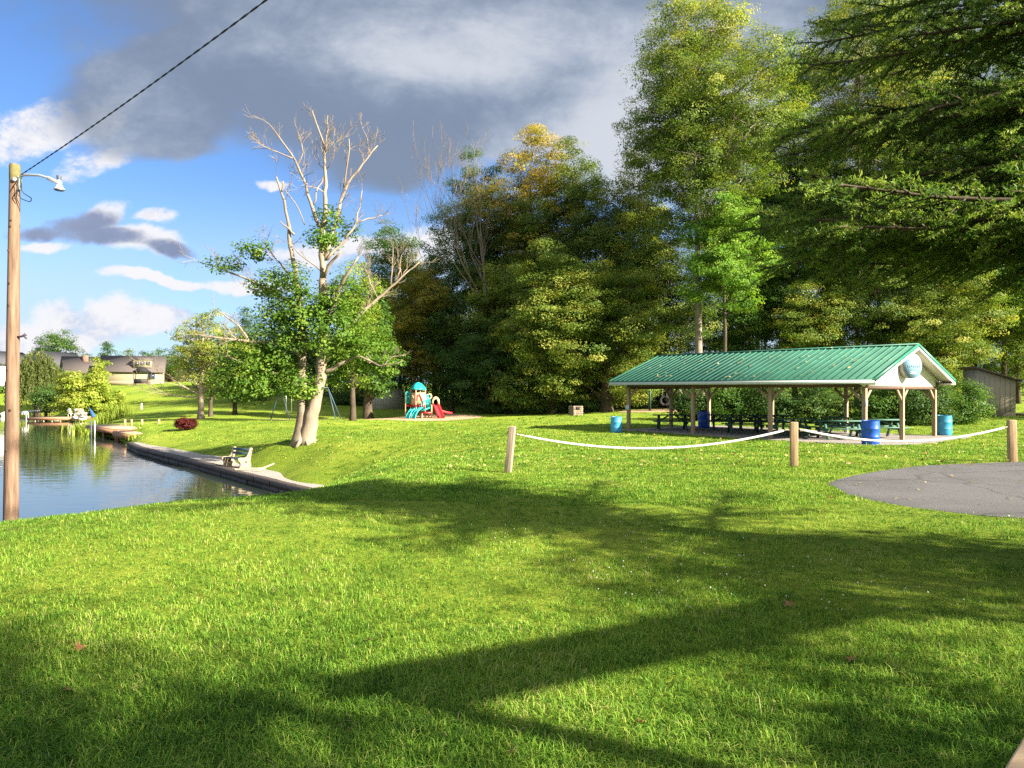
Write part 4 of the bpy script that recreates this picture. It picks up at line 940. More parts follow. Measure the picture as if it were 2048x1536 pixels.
# ------------------------------------------------------------------ houses on the hill
M['shingle_brown'] = pm('shingle_brown', (.088, .074, .066), .9, .2, 2.5, (1, 1, 6))
M['shingle_dark'] = pm('shingle_dark', (.065, .065, .072), .9, .2, 2.5, (1, 1, 6))
M['siding_tan'] = pm('siding_tan', (.27, .235, .145), .8, .08, 2, (1, 1, 12))
M['siding_white'] = pm('siding_white', (.60, .60, .58), .8, .06, 2, (1, 1, 12))
M['siding_blue'] = pm('siding_blue', (.16, .28, .36), .8, .08, 2, (1, 1, 12))
M['brick'] = pm('brick', (.17, .10, .07), .9, .3, 6)
M['glass'] = pm('glass', (.03, .04, .05), .08, .2, 2, spec=.8)
def house(px, d, w, dep, hw, hr, rz, label, wall, roof, wins=(), found=None, chim=None, dormer=None, gable=None, z=None):
    x, y = (px - CX) / F * d, d; z = hz(x, y) if z is None else z
    t = empty('house', (x, y, z), rz, label, 'house', 'houses on the rise beyond the pond')
    b = MB(); b.prism([(-dep / 2, -1), (dep / 2, -1), (dep / 2, hw), (0, hw + hr - .12), (-dep / 2, hw)], 0, -w / 2, w / 2); b.build('wall', wall, t)
    rf = None
    for s in (-1, 1):
        e = .45; zz = hw - e * hr / (dep / 2)
        b = MB(); pts = [(-w / 2 - .4, s * (dep / 2 + e), zz), (w / 2 + .4, s * (dep / 2 + e), zz), (w / 2 + .4, 0, hw + hr), (-w / 2 - .4, 0, hw + hr)]
        lo = [(p[0], p[1], p[2] - .18) for p in pts]
        b.g.add(pts + lo, np.array([[0, 1, 2, 3], [7, 6, 5, 4], [0, 4, 5, 1], [1, 5, 6, 2], [3, 7, 4, 0], [2, 6, 7, 3]])); r_o = b.build('roof', roof, t)
        if s < 0: rf = r_o
    if found: b = MB(); b.box((0, 0, .25), (w + .06, dep + .06, 1.5 if False else .7)); b.build('foundation', found, t)
    if chim: b = MB(); b.box((chim[0], chim[1], hw + hr * .75), (.9, .7, chim[2])); b.build('chimney', M['brick'], rf)
    if gable:
        for s in (-1, 1):
            b = MB(); b.prism([(-dep / 2 + .3, hw), (dep / 2 - .3, hw), (0, hw + hr - .5)], 0, s * w / 2 - .03, s * w / 2 + .03); b.build('gable_siding', gable, t)
    if dormer:
        x0, x1, z0_, z1_ = dormer; b = MB(); b.box(((x0 + x1) / 2, -dep * .30, (z0_ + z1_) / 2), (x1 - x0, dep * .3, z1_ - z0_)); dm = b.build('dormer', wall, t)
        b = MB(); b.bar(((x0 + x1) / 2, -dep * .47, z1_ + .08), ((x0 + x1) / 2, 0, z1_ + .45), x1 - x0 + .4, .14); b.build('dormer_roof', roof, dm)
        b = MB()
        for k in range(3): b.box(((x0 + x1) / 2 - .9 + k * .9, -dep * .45 - .02, (z0_ + z1_) / 2 + .1), (.75, .06, .75))
        b.build('dormer_window', M['glass'], dm)
    for (wx, wz, ww, wh) in wins:
        b = MB(); b.box((wx, -dep / 2 - .03, wz), (ww + .2, .06, wh + .2)); f = b.build('window', M['white_paint'], t)
        b = MB(); b.box((wx, -dep / 2 - .065, wz), (ww, .02, wh)); b.build('pane', M['glass'], f)
house(268, 135, 10.2, 9, 2.6, 2.8, rad(24), 'tan sided house with brown roof and wide dormer, rightmost in the row', M['siding_tan'], M['shingle_brown'], [(3.2, 1.5, 1.2, 1.1)], M['concrete'], None, (0.2, 3.2, 3.1, 4.5), None)
house(186, 137, 9.6, 8.5, 2.5, 2.9, rad(38), 'tan house with plain brown roof and brick chimney behind the lime tree', M['siding_tan'], M['shingle_brown'], [(-1.8, 1.5, 1.0, 1.3), (2.2, 1.5, 1.0, 1.3)], M['concrete'], (-1.4, -1.2, 1.8), None, M['siding_blue'])
house(112, 142, 8.0, 7.5, 3.4, 3.1, rad(72), 'white house with steep dark grey roof beside the willow', M['siding_white'], M['shingle_dark'], [(-1.5, 1.6, 1, 1.4)], None, None, None, None)
house(4, 130, 8.0, 8, 4.6, 2.2, rad(80), 'pale two storey house at the left picture edge behind the pole', M['siding_white'], M['shingle_dark'], [(-1.5, 1.6, 1, 1.4), (1.5, 3.6, 1, 1.3), (-1.5, 3.6, 1, 1.3)])
house(326, 165, 9.0, 8, 3.2, 2.8, rad(8), 'brown roofed house half hidden by the thin yellow tree', M['brick'], M['shingle_brown'], [(-2, 1.6, 1, 1.4)])
t = empty('garden_gazebo', (*at(284, 770, 122)[:2], hz(*at(284, 770, 122)[:2])), rad(20), 'small black framed gazebo beside the rightmost tan house', 'gazebo')
for sx in (-1, 1):
    for sy in (-1, 1): b = MB(); b.box((sx * 1.1, sy * 1.0, 1.0), (.12, .12, 2.4)); b.build('post', M['black'], t)
MB().prism([(-1.4, 2.15), (1.4, 2.15), (.2, 3.1), (-.2, 3.1)], 1, -1.2, 1.2).build('roof', M['black'], t)
b = MB(); b.box((0, -1.0, .6), (2.2, .05, .8)); b.build('railing', M['black'], t)

# ------------------------------------------------------------------ sheds
def shed(x, y, rz, w, dep, h0, h1, label, wall, roof, trim, name='garden_shed', door=True):
    t = empty(name, (x, y, hz(x, y)), rz, label, 'shed')
    b = MB(); b.prism([(-w / 2, -.2), (w / 2, -.2), (w / 2, h1), (-w / 2, h0)], 1, -dep / 2, dep / 2); b.build('wall', wall, t)
    b = MB(); b.bar((-w / 2 - .25, 0, h0 + .10 + .25 * (h0 - h1) / w), (w / 2 + .30, 0, h1 + .10 - .3 * (h0 - h1) / w), dep + .5, .09); b.build('roof', roof, t)
    b = MB(); b.box((w / 2 + .32, 0, h1 - .04), (.04, dep + .52, .16)); b.build('fascia', trim, t)
    g_ = MB()
    for i in range(int(w / .3)): g_.box((-w / 2 + .15 + i * .3, -dep / 2 - .008, (h0 + h1) / 4 + .1), (.010, .008, (h0 + h1) / 2 - .3))
    g_.build('groove', pm('groove', (.15, .125, .095), .9, .1), t)
    if door:
        b = MB(); b.box((w / 2 + .03, -dep * .1, h1 * .45), (.05, dep * .55, h1 * .85)); d = b.build('door', M['pale_post'], t)
        b = MB(); b.box((w / 2 + .07, -dep * .3, h1 * .5), (.04, .08, .12)); b.box((w / 2 + .07, -dep * .3, h1 * .38), (.04, .10, .06)); b.build('latch', M['ink_dark'], d)
    b = MB(); b.box((w / 2 + .75, .1, .10), (.9, 1.0, .10)); b.build('step', M['post_wood'], t)
sx, sy = (1977 - CX) / F * 48, 48
M['shed_wall'] = pm('shed_wall', (.28, .24, .18), .85, .12, 2, (6, 6, .4))
shed(sx, sy, rad(-14), 2.25, 2.5, 3.05, 2.3, 'weathered tan wooden shed with sloping roof at far right', M['shed_wall'], pm('shed_roof', (.085, .055, .045), .8, .2, 3), M['fascia'])
sx, sy = (775 - CX) / F * 82, 82
shed(sx, sy, rad(10), 3.6, 3.0, 2.3, 2.2, 'low white shed under dark trees left of the playground', pm('shed_white', (.40, .38, .33), .9, .1), M['shingle_dark'], M['shingle_dark'], door=False)

# ------------------------------------------------------------------ playground
M['teal'] = pm('play_teal', (.012, .34, .33), .4, .1, 2, spec=.5)
M['play_red'] = pm('play_red', (.46, .025, .035), .4, .12, 2, spec=.5)
M['play_tan'] = pm('play_tan', (.56, .40, .22), .5, .1, 2)
M['play_pink'] = pm('play_post', (.55, .22, .16), .5, .1, 2)
M['swing_blue'] = pm('swing_blue', (.035, .07, .10), .5, .2)
pgx, pgy = -7.75, 61.0
pl = empty('play_tower', (pgx, pgy, hz(pgx, pgy) + .03), 0, 'small teal, tan and red plastic playground tower on mulch', 'playground')
FC, RC, LC, BC = (-.51, 0), (.23, .53), (-1.04, .74), (-.30, 1.27)
for c in (FC, RC, LC, BC): MB().tube([(*c, -.1), (*c, 2.55)], .062, 10).build('post', M['play_pink'], pl, smooth=True)
MB().tube([(-1.46, .45, -.1), (-1.46, .45, 2.15)], .055, 10).build('post', M['play_tan'], pl, smooth=True)
cen = np.mean([FC, RC, LC, BC], axis=0)
g = Geo(); prs = [(1.18, 2.42), (1.12, 2.55), (.85, 2.78), (.5, 2.98), (.2, 3.07), (.02, 3.09)]
v = []
for s, z in prs:
    for c in (FC, RC, BC, LC): p = cen + (np.array(c) - cen) * s; v.append((p[0], p[1], z))
q = [[i * 4 + j, i * 4 + (j + 1) % 4, i * 4 + 4 + (j + 1) % 4, i * 4 + 4 + j] for i in range(len(prs) - 1) for j in range(4)]
q.append([3, 2, 1, 0]); g.add(v, np.array(q)); g.obj('tower_roof', M['teal'], pl, smooth=False)
def panel(a, b_, z0, z1, mat, name, hole=None, th=.05):
    a = np.array(a, float); b_ = np.array(b_, float); n = unit(np.array([-(b_ - a)[1], (b_ - a)[0]]))
    m_ = MB()
    if hole is None: m_.bar((*a, (z0 + z1) / 2), (*b_, (z0 + z1) / 2), th, z1 - z0)
    else:
        u0, u1, h0, h1 = hole; P_ = lambda u: a + (b_ - a) * u
        m_.bar((*P_(0), (z0 + z1) / 2), (*P_(u0), (z0 + z1) / 2), th, z1 - z0); m_.bar((*P_(u1), (z0 + z1) / 2), (*P_(1), (z0 + z1) / 2), th, z1 - z0)
        m_.bar((*P_(u0), (z0 + h0) / 2), (*P_(u1), (z0 + h0) / 2), th, h0 - z0); m_.bar((*P_(u0), (h1 + z1) / 2), (*P_(u1), (h1 + z1) / 2), th, z1 - h1)
    return m_.build(name, mat, pl)
panel((-.98, .66), (-.55, .06), 1.15, 2.18, M['play_tan'], 'side_panel', (.35, .65, 1.72, 1.98))
panel((-.46, .04), (.20, .50), 1.15, 2.18, M['play_tan'], 'side_panel')
panel((-.30, 1.2), (.2, .6), 1.15, 2.1, M['play_tan'], 'side_panel'); panel((-.95, .8), (-.36, 1.22), 1.15, 2.1, M['play_tan'], 'side_panel')
arch = MB(); arch.tube([(-.44, -.0, 1.5), (-.36, .03, 1.98), (-.22, .12, 2.05), (-.10, .20, 1.75), (-.02, .26, 1.5), (.02, .3, 1.2)], .07, 7); arch.build('arch_trim', M['play_red'], pl, smooth=True)
for (a, b_) in (((-1.0, .7), (-.55, .03)), ((-.5, .0), (.2, .5)), ((-1.44, .43), (-1.04, .7))): m_ = MB(); m_.bar((*a, 1.06), (*b_, 1.06), .09, .16); m_.build('deck_rim', M['play_red'], pl)
b = MB(); b.prism([(FC[0], FC[1]), (RC[0], RC[1]), (BC[0], BC[1]), (LC[0], LC[1])], 2, 1.02, 1.10); b.build('platform', M['play_red'], pl)
def bars(a, b_, z0, z1, slope=0.0):
    a = np.array(a, float); b_ = np.array(b_, float); m_ = MB()
    for i in range(5):
        u = i / 4; p = a + (b_ - a) * u; m_.bar((*p, z0 + slope * u), (*p, z1 + slope * u), .07, .05)
    m_.bar((*a, z1), (*b_, z1 + slope), .06, .12); m_.bar((*a, z0), (*b_, z0 + slope), .06, .12)
    m_.build('barred_panel', M['teal'], pl)
bars((-1.42, .40), (-1.06, .62), 1.32, 2.22); bars((.02, -.35), (.70, -.05), .62, 1.38, .28); bars((.28, .55), (.50, .75), 1.2, 1.95)
def chute(pts, w, mat, name, side=.14, wdir=None):
    pts = np.array(pts, float); t = unit(np.gradient(pts, axis=0)); wd = unit(np.cross(t, [0, 0, 1])) if wdir is None else np.tile(unit(np.array(wdir, float)), (len(pts), 1))
    up = unit(np.cross(wd, t)); pr_ = [(-w / 2, side), (-w / 2, 0), (w / 2, 0), (w / 2, side), (w / 2 + .05, side), (w / 2 + .05, -.05), (-w / 2 - .05, -.05), (-w / 2 - .05, side)]
    k = len(pr_); v = np.concatenate([[p + wd[i] * a + up[i] * b_ for a, b_ in pr_] for i, p in enumerate(pts)])
    i = np.arange(len(pts) - 1)[:, None] * k; j = np.arange(k)[None]
    g = Geo(); g.add(v, np.stack([i + j, i + (j + 1) % k, i + k + (j + 1) % k, i + k + j], -1).reshape(-1, 4)); g.obj(name, mat, pl)
chute([(1.02, .75, 1.12), (1.12, .55, 1.08), (1.28, .25, .85), (1.46, -.08, .48), (1.62, -.38, .14), (1.76, -.62, .06)], .46, M['play_red'], 'slide', .20)
for (x0_, y0_) in ((-1.15, -.45), (-.62, -.75)):
    chute([(x0_, y0_, 0), (x0_ + .08, y0_ + .12, .32), (x0_ + .25, y0_ + .32, .66), (x0_ + .48, y0_ + .55, .86), (x0_ + .62, y0_ + .66, .9)], .34, M['teal'], 'climber', .06)
# tan arch over the slide and low red deck
b = MB(); th = np.linspace(0, math.pi, 9)
out_ = [(.78, 1.0)] + [(1.12 - .34 * math.cos(x), 1.42 + .42 * math.sin(x)) for x in th] + [(1.46, 1.0), (1.31, 1.0)] + [(1.12 + .19 * math.cos(x), 1.36 + .24 * math.sin(x)) for x in th] + [(.93, 1.0)]
b.prism(out_, 1, .62, .70); b.build('slide_hood', M['play_tan'], pl)
b = MB(); b.tube([(.52 + .2 * math.cos(x), .9, 1.86 + .2 * math.sin(x)) for x in np.linspace(0, 2 * math.pi, 14)], .07, 7); b.build('porthole', M['play_tan'], pl, smooth=True)
b = MB(); b.box((.45, -.1, .46), (.85, .7, .12)); b.build('step_deck', M['play_red'], pl)
for (x, y) in ((.08, -.4), (.84, -.05), (.84, .6), (1.42, .7), (.5, .8)): MB().tube([(x, y, -.1), (x, y, 1.15 if x > .8 else .45)], .055, 8).build('post', M['play_tan'], pl, smooth=True)
chute([(1.5, 1.2, .55), (1.9, 1.3, .42), (2.3, 1.4, .34), (2.5, 1.42, .33)], .4, M['play_red'], 'rear_slide', .14)
# swing set
swx, swy = -16.9, 58.5; sz = hz(swx, swy)
sw = empty('swing_set', (swx, swy, sz), 0, 'metal frame swing set partly hidden by the big dying tree', 'swing set')
b = MB(); b.tube([(-2.2, 0, 2.65), (1.6, .5, 2.65)], .05, 8); b.build('top_beam', M['swing_blue'], sw)
for (tx, ty, fx) in ((-2.2, 0, -.55), (1.6, .5, .9)):
    for s in (-1, 1):
        b = MB(); b.tube([(tx, ty, 2.65), (tx + (fx if tx > 0 else s * .52), ty + s * .9, -.1)], .045, 8); b.build('leg', M['swing_blue'], sw)
for x in (-1.5, -.3):
    t_ = MB(); yy = .25 * (x + 2.2) / 1.9
    for s in (-.22, .22): t_.tube([(x + s, yy * .5, 2.62), (x + s, yy * .5, .55)], .016, 5)
    c_ = t_.build('chain', M['galv'], sw); b = MB(); b.box((x, yy * .5, .52), (.5, .2, .04)); b.build('seat', M['black'], sw)
# stone fireplace
fx, fy = (1152 - CX) / F * 55, 55.0
fp = empty('stone_fireplace', (fx, fy, hz(fx, fy)), rad(28), 'low stone fireplace on the lawn at the wood edge left of the pavilion', 'fireplace'); fp.scale = (.72, .72, .82)
b = MB(); rr = random.Random(4)
for i in range(5):
    for j in range(4):
        b.box((-.48 + j * .30 + (.07 if i % 2 else 0), -.36, .09 + i * .18), (.28, .20, .165), Euler((rr.uniform(-.06, .06), rr.uniform(-.06, .06), rr.uniform(-.06, .06))))
        if i < 5: b.box((.52, -.3 + j * .24, .09 + i * .18), (.22, .23, .165), Euler((rr.uniform(-.08, .08), 0, rr.uniform(-.08, .08))))
        b.box((-.5, -.3 + j * .24, .09 + i * .18), (.22, .23, .165))
b.build('masonry', pm('field_stone', (.20, .150, .105), .9, .6, 4, bump=.02), fp, bevel=.02)
b = MB(); b.box((-.08, -.465, .70), (.55, .03, .28)); b.build('firebox', M['black'], fp); b = MB(); b.box((0, .1, .88), (1.0, .8, .06)); b.build('hearth_slab', M['wet_timber'], fp)
# tyre swing
tx, ty = 12.9, 60.0; tz = hz(tx, ty)
ts = empty('tyre_swing', (tx, ty, tz), 0, 'tyre swing hanging from wooden frame behind the pavilion', 'tyre swing')
for s in (-1, 1): b = MB(); b.box((s * 1.25, 0, 1.2), (.16, .16, 2.7)); b.build('post', M['table_green'], ts)
b = MB(); b.box((0, 0, 2.5), (2.9, .16, .16)); b.build('crossbar', M['table_green'], ts)
b = MB(); b.bar((1.25, 0, 2.0), (2.0, 0, .0), .10); b.build('stay', M['pale_post'], ts)
b = MB(); b.tube([(0 + .36 * math.cos(x), 0, .85 + .36 * math.sin(x)) for x in np.linspace(0, 2 * math.pi, 20)], .11, 10); b.build('tyre', M['black'], ts, smooth=True)
for s in (-.2, .2): b = MB(); b.tube([(s, 0, 1.15), (s * .5, 0, 2.45)], .015, 5); b.build('chain', M['galv'], ts)
# tree guard stake on the hill
q = at(283, 826, 85); t = empty('young_sapling', (q[0], q[1], hz(q[0], q[1])), 0, 'tiny sapling in a white guard tube on the sunny hill', 'sapling')
MB().tube([(0, 0, -.05), (0, 0, .7)], .10, 8).build('guard_tube', M['white_paint'], t, smooth=True)
g = Geo(); r_ = np.random.default_rng(2); leaves(g, r_.normal(0, .16, (60, 3)) + [0, 0, .95], r_.normal(size=(60, 3)), np.full(60, .14), r_.random(60), r_); g.obj('crown', M['leaf_olive'], t)
# ------------------------------------------------------------------ trees
def clump(g, c, cr, n, ls, tone, r, flat=.55, droop=0.0, up=.55, outd=None, aspect=.5):
    p = r.normal(0, 1, (n, 3)); p = p / np.maximum(1, np.linalg.norm(p, axis=1, keepdims=True) / 1.6)
    p = p * cr * np.array([.62, .62, .62 * flat])
    if droop: p[:, 2] -= droop * (p[:, 0] ** 2 + p[:, 1] ** 2) / cr
    nr = r.normal(0, .30, (n, 3)) + np.array([0, 0, up])
    if outd is not None: nr = nr + outd * .75
    leaves(g, c + p, nr, ls * r.uniform(.65, 1.25, n), np.clip(tone + r.normal(0, .11, n), 0, 1), r, aspect)

def crown_lobes(H, R, base, n, r, shape='round'):
    """lobes (centre, radii) filling a crown between base and H"""
    out = []
    n = int(n * 1.75)
    for i in range(n):
        t = (i + .5) / n; z = base + (H - base) * t
        if shape == 'tall': env = R * (0.80 + .42 * math.sin(math.pi * min(1, t * 1.1)) - .42 * t ** 2)
        elif shape == 'spread': env = R * (1.05 - .65 * abs(t - .35) ** 1.2)
        elif shape == 'cone': env = R * (1.05 - .92 * t)
        else: env = R * math.sqrt(max(.06, 1 - (2 * t - 1) ** 2 * .92))
        a = i * 2.4 + r.uniform(0, .8); off = env * r.uniform(.38, .78)
        lr = max(env * r.uniform(.36, .56), R * .2)
        out.append(((math.cos(a) * off, math.sin(a) * off, z), (lr, lr, min(lr * r.uniform(.55, .8), (H - base) * .3))))
    out.append(((0, 0, base + (H - base) * .5), (R * .5, R * .5, (H - base) * .36)))
    return out

def broadleaf(name, label, loc, H, R, base, seed, mat, bark='bark_dark', tr=.22, n_lobes=11, shape='round', dens=1.0, ls=.17, cr=.62, tone0=.45, tspread=.22, group=None, cat='tree', lobes=None, top_tone=0.0, limbs=True, aspect=.5, flat=.5, build=True, gap=0.0, per=42, lean=0.0):
    r = np.random.default_rng(seed)
    t = empty(name, loc, r.uniform(-.3, .3), label, cat, group)
    tg, cg = Geo(), Geo()
    lobes = lobes or crown_lobes(H, R, base, n_lobes, r, shape)
    top = min(H * .86, H - R * .25)
    k = 10; zz = np.linspace(-.4, top, k)
    wob = np.cumsum(r.normal(0, .045 * tr / .22, (k, 2)), axis=0); wob -= wob[0]
    tp = np.stack([wob[:, 0] + lean * zz / H, wob[:, 1], zz], 1); trd = tr * (1 - .86 * np.clip(zz / top, 0, 1)) ; trd[0] *= 1.5; trd[1] *= 1.08
    tube(tg, tp, trd, 9)
    def trunk_at(z): return np.array([np.interp(z, zz, tp[:, 0]), np.interp(z, zz, tp[:, 1]), z])
    for (c, rd) in lobes:
        c = np.array(c, float) + [lean * c[2] / H, 0, 0]; rd = np.array(rd, float)
        st = trunk_at(max(base * .55, min(top * .95, c[2] - rd[0] * .75 - np.hypot(c[0], c[1]) * .35)))
        lr = tr * .36 * min(1.2, rd[0] / max(R, .1) * 1.6)
        limb = curve(st, c, 6, sag=-.12 * np.hypot(*(c - st)[:2]), wob=.06 * rd[0], r=r)
        if limbs: tube(tg, limb, np.linspace(lr, lr * .35, 6), 6)
        area = 4 * math.pi * ((rd[0] * rd[1]) ** 1.6 / 3 + 2 * (rd[0] * rd[2]) ** 1.6 / 3) ** (1 / 1.6)
        nc = max(5, int(area / (cr * cr * 1.9) * dens))
        d = unit(r.normal(size=(nc, 3))); rad_ = r.uniform(.45, 1.08, (nc, 1)) ** .6
        pos = c + d * rd * rad_
        if gap:
            kk = (np.sin(pos[:, 0] * 1.7 + seed) + np.sin(pos[:, 1] * 1.9) + np.sin(pos[:, 2] * 2.1 + seed * 1.3)) > (-3 + gap * 3.2); pos, d = pos[kk], d[kk]
        for q, dd in zip(pos, d):
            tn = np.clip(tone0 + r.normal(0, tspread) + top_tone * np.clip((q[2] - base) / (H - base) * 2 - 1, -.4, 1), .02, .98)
            clump(cg, q, cr * r.uniform(.7, 1.3), int(per * r.uniform(.6, 1.3)), ls, tn, r, flat, outd=dd, droop=.12, aspect=aspect)
            if limbs and r.random() < .30:
                m_ = limb[r.integers(2, 6)]; tube(tg, curve(m_, q, 4, wob=.05, r=r), np.linspace(lr * .28 + .008, .008, 4), 3, cap=False)
    tg.obj('trunk', M[bark], t); cg.obj('crown', M[mat], t, smooth=False)
    return t

def branchy(g, p, d, ln, r0, depth, r, spread=.55, upb=.25, k=5, seg=4, minr=.008):
    """bare branching"""
    pts = [np.array(p, float)]; dd = unit(np.array(d, float))
    for i in range(seg):
        dd = unit(dd + r.normal(0, .13, 3) + [0, 0, upb * .12]); pts.append(pts[-1] + dd * ln / seg)
    rr = np.linspace(r0, r0 * .5, seg + 1); tube(g, pts, np.maximum(rr, minr), k if r0 > .03 else 3, cap=False)
    if depth <= 0: return
    nb = 3 if depth > 1 else 4
    for j in range(nb):
        i = seg if j == 0 else r.integers(1, seg + 1)
        ax = unit(r.normal(size=3)); nd = unit(dd + ax * spread * (0.5 if j == 0 else 1.25) + [0, 0, upb])
        branchy(g, pts[i], nd, ln * r.uniform(.55, .8), max(minr, rr[i] * (.75 if j == 0 else .5)), depth - 1, r, spread, upb, k, seg, minr)

def tree_px(px, d, top, R, basez, *a, **k):
    x, y = (px - CX) / F * d, d; z = hz(x, y); H = CZ + (HY - top) / F * d - z
    return (x, y, z), H
def T(label, px, d, top, R, fb, mat, seed, name='tree', **k):
    (loc, H) = tree_px(px, d, top, R, 0)
    k.setdefault('group', 'trees of the wood edge')
    if k['group'] == 'trees of the wood edge' and px > 750:
        R *= 1.22; k.setdefault('per', 76); k.setdefault('tspread', .26); k['ls'] = k.get('ls', .17) * 1.0; k['flat'] = .42; k['cr'] = k.get('cr', .62) * 1.12; k['gap'] = max(.10, k.get('gap', 0)); k['dens'] = k.get('dens', 1) * 1.12
    return broadleaf(name, label, loc, H, R, H * fb, seed, mat, **k)

# wood edge behind playground and pavilion
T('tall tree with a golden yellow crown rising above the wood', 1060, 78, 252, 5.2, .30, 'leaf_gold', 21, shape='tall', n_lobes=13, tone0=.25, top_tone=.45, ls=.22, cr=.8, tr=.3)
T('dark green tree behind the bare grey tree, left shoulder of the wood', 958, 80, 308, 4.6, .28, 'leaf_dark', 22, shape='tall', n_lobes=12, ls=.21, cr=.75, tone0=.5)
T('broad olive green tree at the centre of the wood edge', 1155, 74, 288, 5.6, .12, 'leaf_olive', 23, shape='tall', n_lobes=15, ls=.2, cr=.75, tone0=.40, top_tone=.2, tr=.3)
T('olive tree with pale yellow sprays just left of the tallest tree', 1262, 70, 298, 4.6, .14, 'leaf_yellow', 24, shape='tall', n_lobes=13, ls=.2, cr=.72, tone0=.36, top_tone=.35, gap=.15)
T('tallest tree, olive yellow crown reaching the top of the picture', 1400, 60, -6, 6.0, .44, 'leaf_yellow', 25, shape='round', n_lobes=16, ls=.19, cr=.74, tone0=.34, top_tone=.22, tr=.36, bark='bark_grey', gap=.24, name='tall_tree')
T('bright green tree in front of the tallest trunk above the roof', 1448, 57, 395, 3.0, .52, 'leaf_bright', 26, shape='spread', n_lobes=8, ls=.2, cr=.55, tone0=.5, gap=.5)
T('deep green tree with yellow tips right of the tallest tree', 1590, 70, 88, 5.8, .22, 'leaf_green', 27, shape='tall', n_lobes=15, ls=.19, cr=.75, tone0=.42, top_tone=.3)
T('thin crowned tree with pale trunk and yellow leaves at upper right', 1715, 63, -80, 5.0, .48, 'leaf_yellow', 28, n_lobes=11, ls=.17, cr=.62, tone0=.45, bark='bark_bare', gap=.35, dens=.8)
T('dark olive tree in the upper right behind the spruce', 1850, 67, -60, 6.4, .25, 'leaf_olive', 29, shape='tall', n_lobes=15, ls=.18, cr=.72, tone0=.40, gap=.1)
T('tall green tree at the right picture edge behind the spruce', 2010, 63, 40, 6.2, .2, 'leaf_green', 30, shape='tall', n_lobes=14, ls=.18, cr=.72, tone0=.45, top_tone=.15)
T('lower dark olive tree under the left side of the tallest tree', 1335, 66, 430, 4.5, .10, 'leaf_olive', 31, n_lobes=12, ls=.19, cr=.72, tone0=.42)
T('tree with layered yellow green sprays right of the playground', 1105, 63, 500, 3.9, .08, 'leaf_yellow', 32, shape='spread', n_lobes=12, ls=.2, cr=.72, tone0=.40)
T('yellow green tree directly behind the playground tower', 1010, 71, 520, 3.8, .12, 'leaf_yellow', 33, n_lobes=11, ls=.21, cr=.75, tone0=.30, top_tone=.25)
T('spreading dark tree with thick trunk left of the pavilion roof', 1212, 62, 545, 4.3, .14, 'leaf_yellow', 34, shape='spread', n_lobes=12, ls=.19, cr=.7, tone0=.42, tr=.55)
T('mid height green tree behind the left half of the pavilion roof', 1500, 66, 430, 4.2, .12, 'leaf_green', 35, n_lobes=12, ls=.18, cr=.68, tone0=.45)
T('yellowish low tree directly above the middle of the pavilion roof', 1628, 61, 560, 3.5, .15, 'leaf_yellow', 36, n_lobes=9, ls=.17, cr=.6, tone0=.38, gap=.2)
T('dark olive tree above the right half of the pavilion roof', 1760, 61, 420, 4.2, .12, 'leaf_olive', 37, n_lobes=12, ls=.17, cr=.65, tone0=.4)
T('yellow tinged tree between pavilion gable and tan shed', 1885, 58, 520, 3.7, .12, 'leaf_yellow', 38, n_lobes=11, ls=.17, cr=.62, tone0=.42, gap=.1)
T('green tree standing over the tan shed roof', 2035, 64, 470, 4.2, .12, 'leaf_yellow', 39, n_lobes=11, ls=.17, cr=.65, tone0=.35)
T('dark tree in the gap left of the bare grey tree', 868, 86, 475, 3.6, .12, 'leaf_dark', 40, shape='tall', n_lobes=11, ls=.22, cr=.78, tone0=.45, gap=.1)
T('orange tinted tree glowing beside the dying tree', 828, 74, 528, 3.4, .22, 'leaf_gold', 41, n_lobes=9, ls=.2, cr=.66, tone0=.32, gap=.2)
T('round mid green tree top behind the dying tree', 788, 90, 452, 4.8, .18, 'leaf_green', 42, n_lobes=12, ls=.23, cr=.82, tone0=.55)
T('low dark tree with big drooping leaves left of the playground', 736, 64, 575, 2.9, .22, 'leaf_green', 43, shape='spread', n_lobes=11, ls=.30, cr=.7, tone0=.45, tr=.42, name='catalpa_tree')
T('light green tree leafing right behind the dying tree', 705, 53, 520, 2.5, .22, 'leaf_lime', 44, n_lobes=10, ls=.18, cr=.6, tone0=.34, gap=.15)
T('dark leafy tree directly left above the playground roof', 905, 73, 590, 3.4, .08, 'leaf_dark', 45, n_lobes=10, ls=.2, cr=.72, tone0=.5)
T('dark tree closing the wood edge right of the playground', 975, 68, 640, 3.4, .05, 'leaf_dark', 46, n_lobes=10, ls=.2, cr=.7, tone0=.45)
T('dark tree behind the stone fireplace', 1155, 72, 650, 3.6, .05, 'leaf_dark', 47, n_lobes=10, ls=.2, cr=.7, tone0=.5)
T('dark tree deep behind the bright green tree and tallest trunk', 1485, 82, 270, 5.0, .03, 'leaf_dark', 48, n_lobes=12, ls=.22, cr=.75, tone0=.5)
T('dark tree deep in the wood above the pavilion roof middle', 1680, 84, 240, 5.4, .03, 'leaf_dark', 49, n_lobes=12, ls=.22, cr=.75, tone0=.5)
T('dark tree deep in the wood behind the pavilion gable', 1835, 80, 300, 5.0, .03, 'leaf_dark', 50, n_lobes=12, ls=.22, cr=.75, tone0=.5)
T('dark tree filling the gap directly left above the shed', 1950, 76, 320, 4.8, .03, 'leaf_green', 51, n_lobes=12, ls=.22, cr=.75, tone0=.35)
T('dark tree closing the right picture edge behind the shed', 2075, 72, 330, 4.6, .03, 'leaf_dark', 52, n_lobes=12, ls=.22, cr=.75, tone0=.5)
